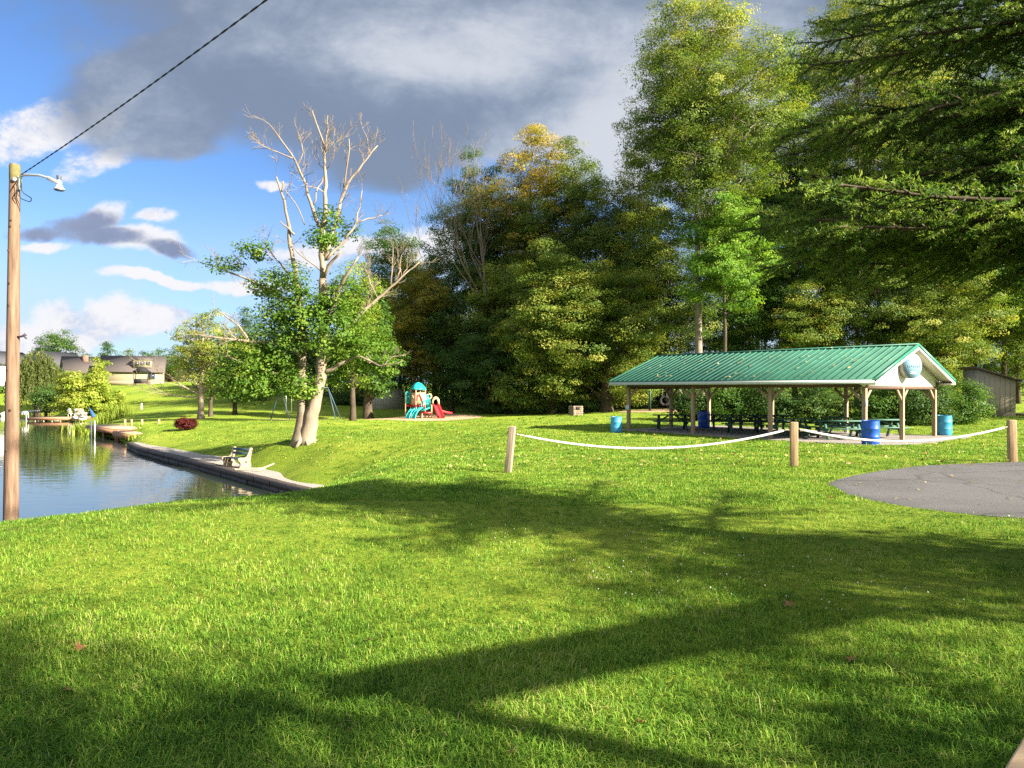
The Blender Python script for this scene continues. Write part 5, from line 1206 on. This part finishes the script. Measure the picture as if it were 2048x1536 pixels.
# bare tree
loc, H = tree_px(972, 72, 325, 0, 0); r_ = np.random.default_rng(77)
bt = empty('bare_tree', loc, 0, 'leafless grey tree with fine pale twigs at the left of the wood', 'tree', 'trees of the wood edge')
g = Geo()
tube(g, [(0, 0, -.3), (.1, 0, 5), (-.1, .1, 10), (.0, 0, 13)], [.30, .25, .20, .15], 8)
for (z, dx, dy) in ((9, -.5, -.2), (11, .25, .1), (12.2, -.3, .2), (13, .05, 0), (13, -.18, -.1), (8, -.8, .1), (10.5, -.65, -.1)):
    branchy(g, (-.05, 0, z), (dx, dy, 1), (H - z) * .48, .10, 4, r_, .42, .35, 5, 4, .011)
g.obj('trunk', M['bark_bare'], bt)
for zf, tz_ in ((9.5, .5),):
    b = Geo(); tube(b, curve((1.4, .6, -.3), (-.3, .6, 14), 6, wob=.1), np.linspace(.22, .06, 6), 7); branchy(b, (-.1, .6, 12), (-.1, 0, 1), 3.5, .07, 3, r_, .45, .35, 4, 4, .016); b.obj('second_stem', M['bark_bare'], bt)

# far masses of wood behind the named trees: nobody could count these
def woodland():
    r = np.random.default_rng(91); g = Geo(); tg = Geo()
    for i in range(64):
        px = r.uniform(720, 2350); d = r.uniform(80, 108); x = (px - CX) / F * d; z = hz(x, d)
        Hh = r.uniform(9, 15) if px < 1000 else r.uniform(12, 24)
        tube(tg, [(x, d, z - .5), (x, d, z + Hh * .8)], [.25, .08], 6)
        for j in range(26):
            c = np.array([x, d, z]) + np.array([r.normal(0, 3.2), r.normal(0, 2.5), r.uniform(0, 4.5)])
            clump(g, c, 1.2, 34, .32, r.uniform(.2, .6), r, .7)
        for j in range(int(34)):
            c = np.array([x, d, z]) + np.array([r.normal(0, 2.4), r.normal(0, 2.0), r.uniform(0.02, 1) * Hh])
            clump(g, c, 1.3, 38, .34, r.uniform(.2, .6), r, .6)
    for (arr) in (1,):
        g.v += tg.v; g.a += tg.a
        for k_, fl in tg.f.items(): g.f.setdefault(k_, []).extend([f + g.n for f in fl])
        g.n += tg.n
    return g
tag(woodland().obj('woodland', M['leaf_dark'], smooth=False), 'dark mass of woodland receding behind the wood edge', 'woodland', kind='stuff')
# undergrowth: bushes one by one
def bush(label, px, d, top, R, mat, seed, **k):
    x, y = (px - CX) / F * d, d; z = hz(x, y); H = CZ + (HY - top) / F * d - z
    r = np.random.default_rng(seed); lob = []
    for i in range(6):
        a = i * 1.05 + r.uniform(0, .5); q = R * r.uniform(.3, .65); hh = H * r.uniform(.45, .8)
        lob.append(((math.cos(a) * q, math.sin(a) * q * .8, hh * .52), (R * .5, R * .5, hh * .5)))
    lob.append(((0, 0, H * .62), (R * .55, R * .55, H * .36)))
    k.setdefault('ls', .14); k.setdefault('cr', .42)
    return broadleaf('bush', label, (x, y, z), H, R, .1, seed, mat, lobes=lob, tr=.05, cat='bush', group=k.pop('group', 'bushes along the wood edge'), **k)
for a in [('dense dark bush behind the left pavilion bay', 1392, 46, 756, 1.9, 'leaf_dark', 201), ('leafy bush with bright sprays behind the second pavilion bay', 1462, 45, 742, 2.0, 'leaf_green', 202),
          ('tall shaded bush behind the middle of the pavilion', 1545, 44, 735, 2.1, 'leaf_dark', 203), ('big dark green bush behind the third pavilion bay', 1635, 43, 728, 2.0, 'leaf_dark', 204),
          ('broad leafy bush between the two right end posts', 1760, 42, 745, 2.1, 'leaf_green', 205), ('tall leafy bush right of the pavilion gable', 1850, 41, 722, 1.9, 'leaf_dark', 206),
          ('low bush crowding the left side of the tan shed', 1925, 42, 752, 1.7, 'leaf_green', 207), ('low rough bush at the wood edge right of the playground', 985, 66, 790, 1.8, 'leaf_dark', 208),
          ('thin pale weedy bush at the wood edge left of the fireplace', 1080, 64, 785, 1.9, 'leaf_olive', 209), ('dark bush behind the stone fireplace', 1170, 63, 782, 1.8, 'leaf_dark', 210), ('shaded bush right behind the light blue barrel', 1262, 72, 780, 2.0, 'leaf_dark', 211), ('dark bush filling the gap left of the playground tower', 700, 84, 775, 2.2, 'leaf_dark', 212), ('shady bush behind the tyre swing', 1345, 70, 772, 2.2, 'leaf_dark', 213)]:
    bush(*a)

# ------------------------------------------------------------------ left side trees
broadleaf('tree', 'tree standing off to the right of the tan shed', (41.5, 43.0, hz(41.5, 43)), 13, 4.0, 1.0, 503, 'leaf_green', n_lobes=11, ls=.22, cr=.8, tr=.3)
T('airy yellow green tree beyond the burgundy bush', 402, 60, 622, 2.9, .30, 'leaf_yellow', 60, bark='bark_pale', n_lobes=10, ls=.17, cr=.5, dens=.75, tone0=.62, gap=.35, tr=.26, group=None, lean=.3)
yt = bpy.data.objects[[o.name for o in bpy.data.objects if o.get('label') == 'airy yellow green tree beyond the burgundy bush'][0]]
g = Geo(); r_ = np.random.default_rng(5)
for (p, d_, ln) in (((0, 0, 2.0), (-.9, -.2, .55), 2.6), ((0, 0, 2.4), (-.8, 0, .9), 2.4), ((0, 0, 1.7), (-1, .1, .25), 2.8), ((.1, 0, 2.6), (.3, -.2, 1), 2.6), ((.1, 0, 2.2), (.8, 0, .8), 1.8)): branchy(g, p, d_, ln, .085, 3, r_, .55, .12, 5, 4, .012)
g.obj('bare_limbs', M['bark_pale'], yt)
T('small tree with dark trunk just behind the airy yellow tree', 422, 66, 690, 2.2, .30, 'leaf_olive', 61, n_lobes=8, ls=.18, cr=.55, tone0=.5, tr=.2, group=None)
T('dark pointed evergreen behind the dying tree', 488, 84, 612, 2.8, .05, 'leaf_dark', 62, shape='cone', n_lobes=10, ls=.2, cr=.6, group=None)
T('light green tree filling the gap left of the dying tree', 470, 70, 660, 3.2, .18, 'leaf_lime', 63, n_lobes=10, ls=.19, cr=.65, tone0=.4, group=None)
T('dark tree behind the left foliage of the dying tree', 545, 92, 620, 4.2, .1, 'leaf_dark', 64, n_lobes=10, ls=.22, cr=.8, group=None)
T('bright lime green tree leaning over the far dock', 172, 89.5, 750, 3.5, .10, 'leaf_lime', 65, shape='spread', n_lobes=13, ls=.26, cr=.6, tone0=.62, group=None, dens=1.2)
lime_top = T('young upright lime tree rising behind the far dock tree', 200, 91, 714, 1.3, .35, 'leaf_lime', 66, n_lobes=6, ls=.24, cr=.5, tone0=.6, group=None)
T('small dark tree standing in front of the willow', 90, 96, 772, 2.1, .22, 'leaf_dark', 67, n_lobes=8, ls=.22, cr=.6, tone0=.5, group=None)
T('big round dark green tree behind the white house', 118, 158, 661, 4.6, .2, 'leaf_dark', 68, n_lobes=10, ls=.38, cr=1.0, tone0=.5, group='far trees on the skyline', per=30)
T('dark dome shaped tree behind the brick chimney roof', 216, 158, 683, 3.6, .05, 'leaf_dark', 69, shape='cone', n_lobes=9, ls=.36, cr=.95, tone0=.35, group='far trees on the skyline', per=30)
for i, (px, top, R, mt, lb) in enumerate([(172, 708, 3, 'leaf_olive', 'small olive tree between the two far dark trees'), (255, 700, 2.6, 'leaf_olive', 'pale pointed tree right of the dark dome tree'), (284, 704, 3.2, 'leaf_dark', 'low dark tree behind the dormer house'), (318, 698, 2.6, 'leaf_dark', 'dark tree right of the dormer house skyline'), (356, 690, 3.2, 'leaf_green', 'green tree behind the airy yellow tree'), (60, 706, 3, 'leaf_olive', 'olive tree showing above the willow'), (-30, 690, 4, 'leaf_green', 'green tree at the left picture edge beyond the pale house')]):
    T(lb, px, 160, top, R, .05, mt, 300 + i, n_lobes=7, ls=.36, cr=1.0, group='far trees on the skyline', per=26)
T('rounded shrub by the shore left of the utility pole', 8, 118, 775, 2.2, .02, 'leaf_green', 71, n_lobes=6, ls=.3, cr=.7, group=None)
for i, px in enumerate((430, 520, 600, 660)):
    T(['bushy green tree on the hilltop behind the airy yellow tree', 'green hilltop tree left of the swing set', 'dark tree closing the hilltop behind the dying trunk', 'dark green tree behind the swing set'][i], px, 105 - i * 4, 690 - i * 8, 4.2, .06, ['leaf_green', 'leaf_green', 'leaf_dark', 'leaf_dark'][i], 320 + i, n_lobes=9, ls=.27, cr=.9, group='trees on the hilltop')
# willow
loc, H = tree_px(74, 102, 695, 0, 0); r_ = np.random.default_rng(33)
wl = empty('willow_tree', loc, 0, 'large weeping willow on the far shore beside the utility pole', 'tree')
tg, cg = Geo(), Geo(); tube(tg, [(0, 0, -.4), (.1, 0, 2), (0, 0, H * .6)], [.5, .38, .2], 8)
for i in range(430):
    a = r_.uniform(0, 2 * math.pi); q = math.sqrt(r_.random()) * 3.5; zt = H * (1 - .42 * (q / 3.5) ** 2) * r_.uniform(.80, 1.0); ln = min(zt - .6, r_.uniform(1.6, 4.6)); n = int(ln * 13)
    s = np.linspace(0, 1, n); x = q * math.cos(a) + .35 * math.cos(a) * np.sin(s * 2) + r_.normal(0, .09, n); y = q * math.sin(a) + .35 * math.sin(a) * np.sin(s * 2) + r_.normal(0, .09, n)
    td = np.tile([0, 0, 1.0], (n, 1)) + r_.normal(0, .3, (n, 3))
    leaves(cg, np.stack([x, y, zt - s * ln], 1), r_.normal(size=(n, 3)), r_.uniform(.28, .5, n), np.clip(r_.uniform(.2, .75) + r_.normal(0, .12, n), 0, 1), r_, .28, td)
for i in range(9): a = i * .7; tube(tg, curve((0, 0, H * .45), (2.2 * math.cos(a), 2.2 * math.sin(a), H * .86), 5, sag=.3), np.linspace(.16, .05, 5), 5)
tg.obj('trunk', M['bark_dark'], wl); cg.obj('crown', M['leaf_willow'], wl, smooth=False)
# burgundy bush
x, y = (372 - CX) / F * 50, 50.0; z = hz(x, y); lob = [((0, 0, .52), (.62, .62, .42))] + [((.42 * math.cos(a), .42 * math.sin(a), .46), (.36, .36, .34)) for a in np.linspace(0, 5.3, 6)]
broadleaf('burgundy_bush', 'low rounded burgundy leaved bush beside the wooden deck', (x, y, z), 1.05, .78, .08, 401, 'leaf_burgundy', lobes=lob, tr=.04, ls=.09, cr=.17, per=30, cat='bush', dens=1.3, tone0=.4)
# reeds by the deck
def reeds(label, px, d, hgt, wid, n, seed):
    r = np.random.default_rng(seed); x, y = (px - CX) / F * d, d; z = max(hz(x, y), WATER); g = Geo()
    bx_, by_ = r.normal(0, wid, n), r.normal(0, wid * .7, n); az = r.uniform(0, 6.28, n); h = hgt * r.uniform(.5, 1.1, n); w = .03
    O = np.stack([bx_, by_, 0 * h - .05], 1); B = np.stack([np.cos(az) * w, np.sin(az) * w, 0 * az], 1); Tp = O + np.stack([np.cos(az + 1.6) * h * .35, np.sin(az + 1.6) * h * .35, h], 1); md = (O + Tp) / 2 + [0, 0, .12 * hgt]
    v = np.stack([O - B, O + B, md + B * .8, md - B * .8, Tp], 1).reshape(-1, 3); i = np.arange(n)[:, None] * 5
    g.add(v, [i + np.array([[0, 1, 2, 3]]), i + np.array([[3, 2, 4]])], np.repeat(r.random(n), 5))
    o = g.obj('reed_clump', M['leaf_lime'], smooth=False); o.location = (x, y, z); tag(o, label, 'reeds', 'shore plants round the wooden deck')
for a in [('large leafy reed clump at the left corner of the wooden deck', 172, 60.5, 1.1, .7, 300, 1), ('bright green reed clump below the wooden deck ladder', 188, 57, .7, .5, 160, 2), ('small green plant under the front corner of the deck', 268, 49.4, .5, .22, 60, 3), ('tall thin reeds beside the lime green tree', 236, 76, 1.9, .6, 150, 4), ('yellowish leafy reed clump at the foot of the lime tree', 214, 76, 1.3, .5, 160, 5)]: reeds(*a)

# ------------------------------------------------------------------ the big dying tree
DT = 33.0; tx, ty = (606 - CX) / F * DT, DT; tz = hz(tx, ty)
dt = empty('dying_tree', (tx, ty, tz), 0, 'large dying twin stemmed tree with bare pale upper limbs', 'tree')
rD = np.random.default_rng(55); tg = Geo(); cg = Geo()
def limb(pts, r0, r1, y0=0.0, y1=0.0, k=9, twigs=0, tl=.8):
    n = len(pts); p = np.array([[(q[0] - CX) / F * DT - tx, 0, CZ + (HY - q[1]) / F * DT - tz] for q in pts])
    d = np.r_[0, np.cumsum(np.linalg.norm(np.diff(p, axis=0), axis=1))]; tt = np.linspace(0, d[-1], max(6, int(d[-1] / .35)))
    p = np.stack([np.interp(tt, d, p[:, i]) for i in range(3)], 1)
    for _ in range(2): p[1:-1] = (p[:-2] + 2 * p[1:-1] + p[2:]) / 4
    s = tt / d[-1]; p[:, 1] = y0 + (y1 - y0) * s; p[1:-1] += rD.normal(0, .025, (len(p) - 2, 3))
    rr = np.interp(s, [q[0] for q in r0], [q[1] for q in r0]) if isinstance(r0, list) else (r0 + (r1 - r0) * s) * .84; rr = rr * (1 + rD.normal(0, .05 if not isinstance(r0, list) else .025, len(rr))); tube(tg, p, rr, k if isinstance(r0, list) or r0 > .06 else 5)
    for i in range(int(twigs * 1.6)):
        j = rD.integers(len(p) // 3, len(p)); dd = unit(unit(p[min(j + 1, len(p) - 1)] - p[j - 1]) + rD.normal(0, .6, 3) + [0, 0, .25])
        branchy(tg, p[j], dd, tl * rD.uniform(.5, 1.2), max(.013, rr[j] * .35), 2 if rD.random() < .4 else 1, rD, .55, .2, 4, 3, .007)
    return p
limb([(600, 893), (603, 862), (606, 806), (602, 712), (600, 655), (596.5, 591)], [(0, .46), (.08, .37), (.28, .25), (1, .14)], 0, 0, .2, 14)
limb([(613, 893), (617, 868), (630, 808), (640, 769), (643.5, 730), (647, 686), (650, 656), (647, 591), (647, 558)], [(0, .44), (.08, .37), (.28, .28), (1, .17)], 0, -.08, -.1, 14)
# root flare
for a in (3.4, 2.6, 5.9, .4, 4.4, 5.2, 1.5): tube(tg, [(.24 * math.cos(a) + .1, .24 * math.sin(a), .50), (.42 * math.cos(a) + .1, .42 * math.sin(a), .08), (.72 * math.cos(a) + .1, .72 * math.sin(a), -.20)], [.09, .11, .06], 8)
limb([(596.5, 591), (588, 542), (580, 477), (574, 421), (567, 382), (562, 365), (557, 358)], .16, .05, .2, -.3, 9, 3, .6)
limb([(567, 386), (570, 375), (570, 366)], .055, .04, -.25, -.3)
limb([(590, 470), (572, 452), (566, 447)], .07, .03, -.1, -.4)
limb([(647, 558), (642, 509), (645, 470), (648.6, 428), (647.6, 346), (647, 291), (637, 265), (631, 239), (619, 214)], .18, .025, -.1, .4, 9, 7, .9)
limb([(647, 291), (650, 255), (650, 222)], .05, .018, .3, .5, 6, 3, .6); limb([(647, 300), (661, 258)], .045, .018, .3, 0, 6, 2, .5); limb([(648, 335), (668, 318), (672, 300)], .03, .014, .3, -.2, 5, 2, .5)
limb([(645, 470), (630.7, 434), (621, 389), (608, 350), (601, 337), (588, 314), (572, 291), (552, 263)], .11, .022, 0, -.9, 8, 7, .8)
limb([(594, 325), (570, 318), (549, 309), (528, 297)], .045, .016, -.6, -1.1, 6, 5, .7); limb([(601, 338), (611, 318), (614, 304), (608, 288), (596.5, 263)], .05, .016, -.5, -.1, 6, 4, .6)
limb([(645, 350), (634, 372), (630, 400), (626, 410)], .04, .05, .2, 0, 5); limb([(612, 452), (600, 420), (574, 384)], .03, .03, -.2, -.3, 5)
limb([(650, 520), (657, 486), (670, 438), (679.6, 386), (692.6, 356), (712, 330), (731.6, 304), (749, 279)], .13, .03, 0, .8, 8, 7, .7)
limb([(684, 370), (694, 320), (696, 274)], .055, .02, .4, .2, 6, 4, .5); limb([(735, 298), (727, 268), (716, 241)], .04, .015, .7, 1.0, 5, 2, .4); limb([(722, 316), (713, 287)], .03, .015, .7, .5, 5, 1, .3)
limb([(655, 520), (673, 493), (692.6, 477), (709, 441), (715, 395), (716, 370)], .09, .02, -.1, .9, 7, 5, .6); limb([(710, 438), (722, 432), (758, 417)], .045, .014, .7, 1.2, 5, 3, .4)
limb([(648, 556), (655, 545), (673, 525), (690, 510)], .11, .075, -.2, -.8, 8); limb([(646, 545), (630, 530), (600, 506), (585, 492)], .05, .016, -.2, -1.2, 6, 2, .4)
limb([(650, 660), (657, 646), (673, 613), (689, 581), (705.6, 551), (728, 523)], .17, .045, -.2, -1.2, 9, 4, .6); limb([(676, 606), (679, 580)], .06, .04, -.6, -.7, 6)
limb([(646, 730), (665, 696), (709, 633), (738, 610), (767, 581), (800, 545), (834, 517)], .17, .03, -.1, .9, 9, 9, .8)
limb([(777, 570), (782, 525), (784, 492)], .05, .018, .6, .3, 6, 4, .6); limb([(790, 556), (797, 503)], .04, .018, .6, .9, 6, 3, .6); limb([(752, 596), (738, 560), (722, 520)], .04, .015, .5, 0, 6, 4, .7); limb([(800, 545), (815, 510)], .03, .014, .8, 1.0, 5, 3, .4)
limb([(604, 715), (595, 699), (578, 690), (561, 688.5), (530, 684), (512, 686), (478, 683), (426, 675)], .15, .03, 0, -1.6, 9, 5, .7)
limb([(512, 686), (505, 670), (496, 655), (478, 638), (453, 625)], .075, .025, -.8, -1.3, 7, 3, .5); limb([(490, 680), (472, 664), (452, 646)], .05, .02, -1.1, -.7, 6, 3, .5)
limb([(600, 625), (572, 600), (520, 571), (478, 552), (429, 532), (378, 515)], .12, .02, .1, 1.2, 8, 10, .8); limb([(594, 575), (582, 552), (552.6, 525.6), (526.5, 493), (508, 470)], .08, .016, .2, .9, 7, 6, .7)
limb([(700, 722), (726, 705), (750, 729), (773, 740), (788, 730), (815, 724)], .09, .02, -.3, -1.4, 7, 3, .5); limb([(772, 738), (776, 722), (802, 711), (818, 712)], .05, .018, -.9, -1.0, 6, 2, .4); limb([(650, 745), (700, 722)], .13, .09, -.1, -.3, 7)
limb([(612, 780), (560, 745), (510, 730), (480, 715)], .08, .02, 0, -1.4, 7, 4, .6)
tg.obj('trunk', M['bark_pale'], dt)
def mass(px, py, rx, ry, ry_, n, y=0.0, tone=.45):
    c = np.array([(px - CX) / F * DT - tx, y, CZ + (HY - py) / F * DT - tz]); s = DT / F
    for i in range(n):
        d_ = unit(rD.normal(size=3)) * rD.uniform(.3, 1.05) ** .6; q = c + d_ * np.array([rx * s, ry_, ry * s])
        clump(cg, q, .42 * rD.uniform(.7, 1.3), int(30 * rD.uniform(.6, 1.3)), .15, np.clip(tone + rD.normal(0, .18), .02, .98), rD, .55, outd=d_, droop=.15, aspect=.62)
for a in [(510, 750, 92, 58, 1.7, 105), (560, 690, 62, 62, 1.6, 80), (612, 628, 58, 58, 1.4, 74), (668, 650, 52, 74, 1.4, 80), (730, 692, 52, 50, 1.4, 64), (610, 765, 40, 34, 1.0, 34), (660, 725, 40, 40, 1.0, 40), (645, 468, 26, 34, .7, 24), (660, 430, 20, 20, .5, 8), (500, 497, 36, 22, .9, 13), (450, 530, 34, 18, .8, 10), (530, 562, 50, 32, 1.2, 28), (600, 560, 30, 36, .8, 16), (690, 600, 46, 60, 1.2, 44), (455, 700, 28, 40, .9, 16), (690, 450, 18, 16, .5, 6), (560, 620, 40, 40, 1.1, 30), (760, 720, 26, 24, .8, 14)]: mass(*a[:5], int(a[5] * 1.5), y=rD.normal(0, .5))
M['leaf_dt'] = leaf_mat('leaf_dying_tree', [(0, (.036, .085, .011)), (.5, (.090, .180, .020)), (1, (.210, .290, .040))], trans=.38)
cg.obj('crown', M['leaf_dt'], dt, smooth=False)

# ------------------------------------------------------------------ the near spruce at the right
def spruce():
    r = np.random.default_rng(17)
    # one twig spray: stem along +x with needles all round
    def spray(n_, ln):
        t = r.random(n_) * ln; a = r.uniform(0, 2 * np.pi, n_)
        dirs = np.stack([np.full(n_, .75), np.cos(a), np.sin(a)], 1); dirs = unit(dirs)
        return np.stack([t, 0 * t, 0 * t], 1) + dirs * .012, dirs
    P0 = np.array([7.1, 5.75, 0.0]); P0[2] = hz(P0[0], P0[1]); H = 13.0
    t = empty('spruce_tree', tuple(P0), 0, 'large near spruce with drooping needle boughs entering at upper right', 'spruce')
    tg, cg = Geo(), Geo()
    zz = np.linspace(-.3, H, 12); tube(tg, np.stack([0 * zz, 0 * zz, zz], 1), .27 * (1 - zz.clip(0) / H * .92), 12)
    Cs, Ts, Ns, Tn, Sz = [], [], [], [], []
    def bough(z, az, ln, droop, seedtone):
        n = max(6, int(ln / .18)); s = np.linspace(0, 1, n)
        bx = ln * s; bz = z + .18 * ln * s - droop * ln * s ** 1.6 + .10 * ln * np.clip(s - .7, 0, 1) ** 1.2
        d = np.array([math.cos(az), math.sin(az), 0]); sd = np.array([-d[1], d[0], 0])
        p = d * bx[:, None] + np.array([0, 0, 1]) * bz[:, None] + sd * (np.cumsum(r.normal(0, .02, n)))[:, None]
        tube(tg, p, np.linspace(.045, .010, n), 5, cap=False)
        i = 1.5
        while i < n - .5:
            f = i / (n - 1)
            for side in (-1, 1):
                if r.random() < .08: continue
                sl = ln * (.08 + .21 * (1 - f) * min(1, .35 + f * 2.2)) * r.uniform(.6, 1.2)
                k0 = int(i); base = p[k0] + (p[min(k0 + 1, n - 1)] - p[k0]) * (i - k0)
                bd = unit(d * r.uniform(.55, 1.0) + sd * side * r.uniform(.55, 1.1) + np.array([0, 0, r.uniform(-.45, .45)]))
                m = max(3, int(sl / .085)); sv = np.linspace(0, 1, m + 1)
                q = base + bd * (sl * sv)[:, None] + np.array([0, 0, 1]) * (sl * (-.22 * sv ** 2 + .10 * np.clip(sv - .6, 0, 1)))[:, None]
                tube(tg, q, np.linspace(.012, .004, m + 1), 3, cap=False)
                bs_ = unit(np.cross(bd, [0, 0, 1])); dead = f < .30
                ton = seedtone + r.normal(0, .10)
                for j in range(1, m + 1):
                    for s2 in (-1, 0, 1):
                        if dead and r.random() < .5: continue
                        l2 = (r.uniform(.07, .15) if s2 else r.uniform(.06, .11)) * (1.0 if not dead else .7)
                        t2 = unit(bd * (.8 if s2 else 1.2) + bs_ * s2 * r.uniform(.6, 1.0) + r.normal(0, .22, 3))
                        Cs.append(q[j]); Ts.append(t2 * l2); Tn.append(r.uniform(.02, .24) if dead else np.clip(ton + .22 * f + .22 * sv[j] + r.normal(0, .10), .36, 1))
            i += .62
    for i in range(78):
        z = 2.6 + (H - 2.85) * (i / 78) ** 1.15; az = i * 2.399 + r.uniform(-.3, .3)
        # boughs reach furthest towards the open lawn (left and ahead)
        rel = math.cos(az - rad(140)); fac = .62 + .38 * max(0, rel) ** .8 - .12 * max(0, -rel)
        if rel < .1 and r.random() < .38: continue
        ln = (5.3 * (1 - (z / H) ** 1.05) + .4) * fac * r.uniform(.82, 1.08)
        bough(z, az, ln, r.uniform(.12, .24) if z > 3.2 else .10, r.uniform(.34, .56))
    for (z, azd, ln) in [(2.75, 152, 4.4), (2.85, 140, 4.4), (2.8, 165, 4.0), (2.9, 158, 4.6), (3.2, 146, 5.0), (3.45, 150, 4.9), (3.9, 141, 4.8), (4.6, 144, 4.5), (2.9, 133, 4.2), (3.0, 134, 4.3), (3.3, 142, 4.9), (3.6, 157, 4.3), (3.8, 127, 3.9), (4.2, 147, 4.6), (4.5, 135, 4.2), (4.9, 152, 4.3), (5.2, 128, 3.8), (5.6, 142, 4.2), (6.0, 134, 3.8), (6.3, 150, 3.8), (6.8, 140, 3.6), (7.3, 130, 3.3), (3.1, 118, 3.4), (4.0, 112, 3.2), (5.0, 115, 3.0), (6.2, 118, 2.9), (5.4, 148, 4.3), (5.9, 122, 3.5), (6.5, 142, 4.0), (7.0, 125, 3.2), (7.6, 140, 3.5), (4.7, 124, 3.8), (5.1, 136, 4.4), (8.1, 133, 3.2), (3.5, 128, 4.0), (4.1, 154, 4.5)]:
        bough(z, rad(azd) + r.uniform(-.05, .05), ln, r.uniform(.10, .24) if z > 3.15 else r.uniform(.07, .12), r.uniform(.34, .60))
    C = np.array(Cs); TT = np.array(Ts); TN = np.array(Tn); n = len(C)
    # needles: short narrow blades round each twiglet
    K = 9
    u = r.random((n, K, 1)); base = C[:, None] + TT[:, None] * u
    td = unit(TT)[:, None]; rn = r.normal(size=(n, K, 3)); rn = unit(rn - (rn * td).sum(-1, keepdims=True) * td)
    nd = unit(td * .75 + rn); c = (base + nd * .014).reshape(-1, 3); nd = nd.reshape(-1, 3)
    sz = r.uniform(.034, .056, len(c)); leaves(cg, c, r.normal(size=(len(c), 3)), sz, np.clip(np.repeat(TN, K) + r.normal(0, .07, len(c)) * (np.repeat(TN, K) > .3), 0, 1), r, .24, nd)
    print('spruce needles', len(c))
    tg.obj('trunk', M['bark_dark'], t); cg.obj('needle_boughs', M['needles'], t, smooth=False)
spruce()
# trees behind the camera whose shade falls on the near lawn
broadleaf('tree', 'slim tree behind the viewer shading the lower left lawn', (8.0, -1.75, hz(8.0, -1.75)), 7.6, 1.05, 3.4, 501, 'leaf_green', n_lobes=9, ls=.2, cr=.6, dens=.75, per=36)
bush('tall shrub beside the porch frame shading the lower right lawn', 1024, 1.0, -2000, 1.0, 'leaf_green', 502, group=None) if False else None
broadleaf('bush', 'tall shrub beside the porch shading the lower right lawn', (6.9, .75, hz(6.9, .75)), 3.3, 1.25, .5, 502, 'leaf_green', n_lobes=8, ls=.15, cr=.45, dens=1.0, tr=.06, cat='bush')
broadleaf('tree', 'broad low tree right of the viewer shading the right lawn', (10.6, 2.3, hz(10.6, 2.3)), 5.5, 2.8, .9, 504, 'leaf_green', shape='spread', n_lobes=10, ls=.18, cr=.55, dens=.85, per=36)
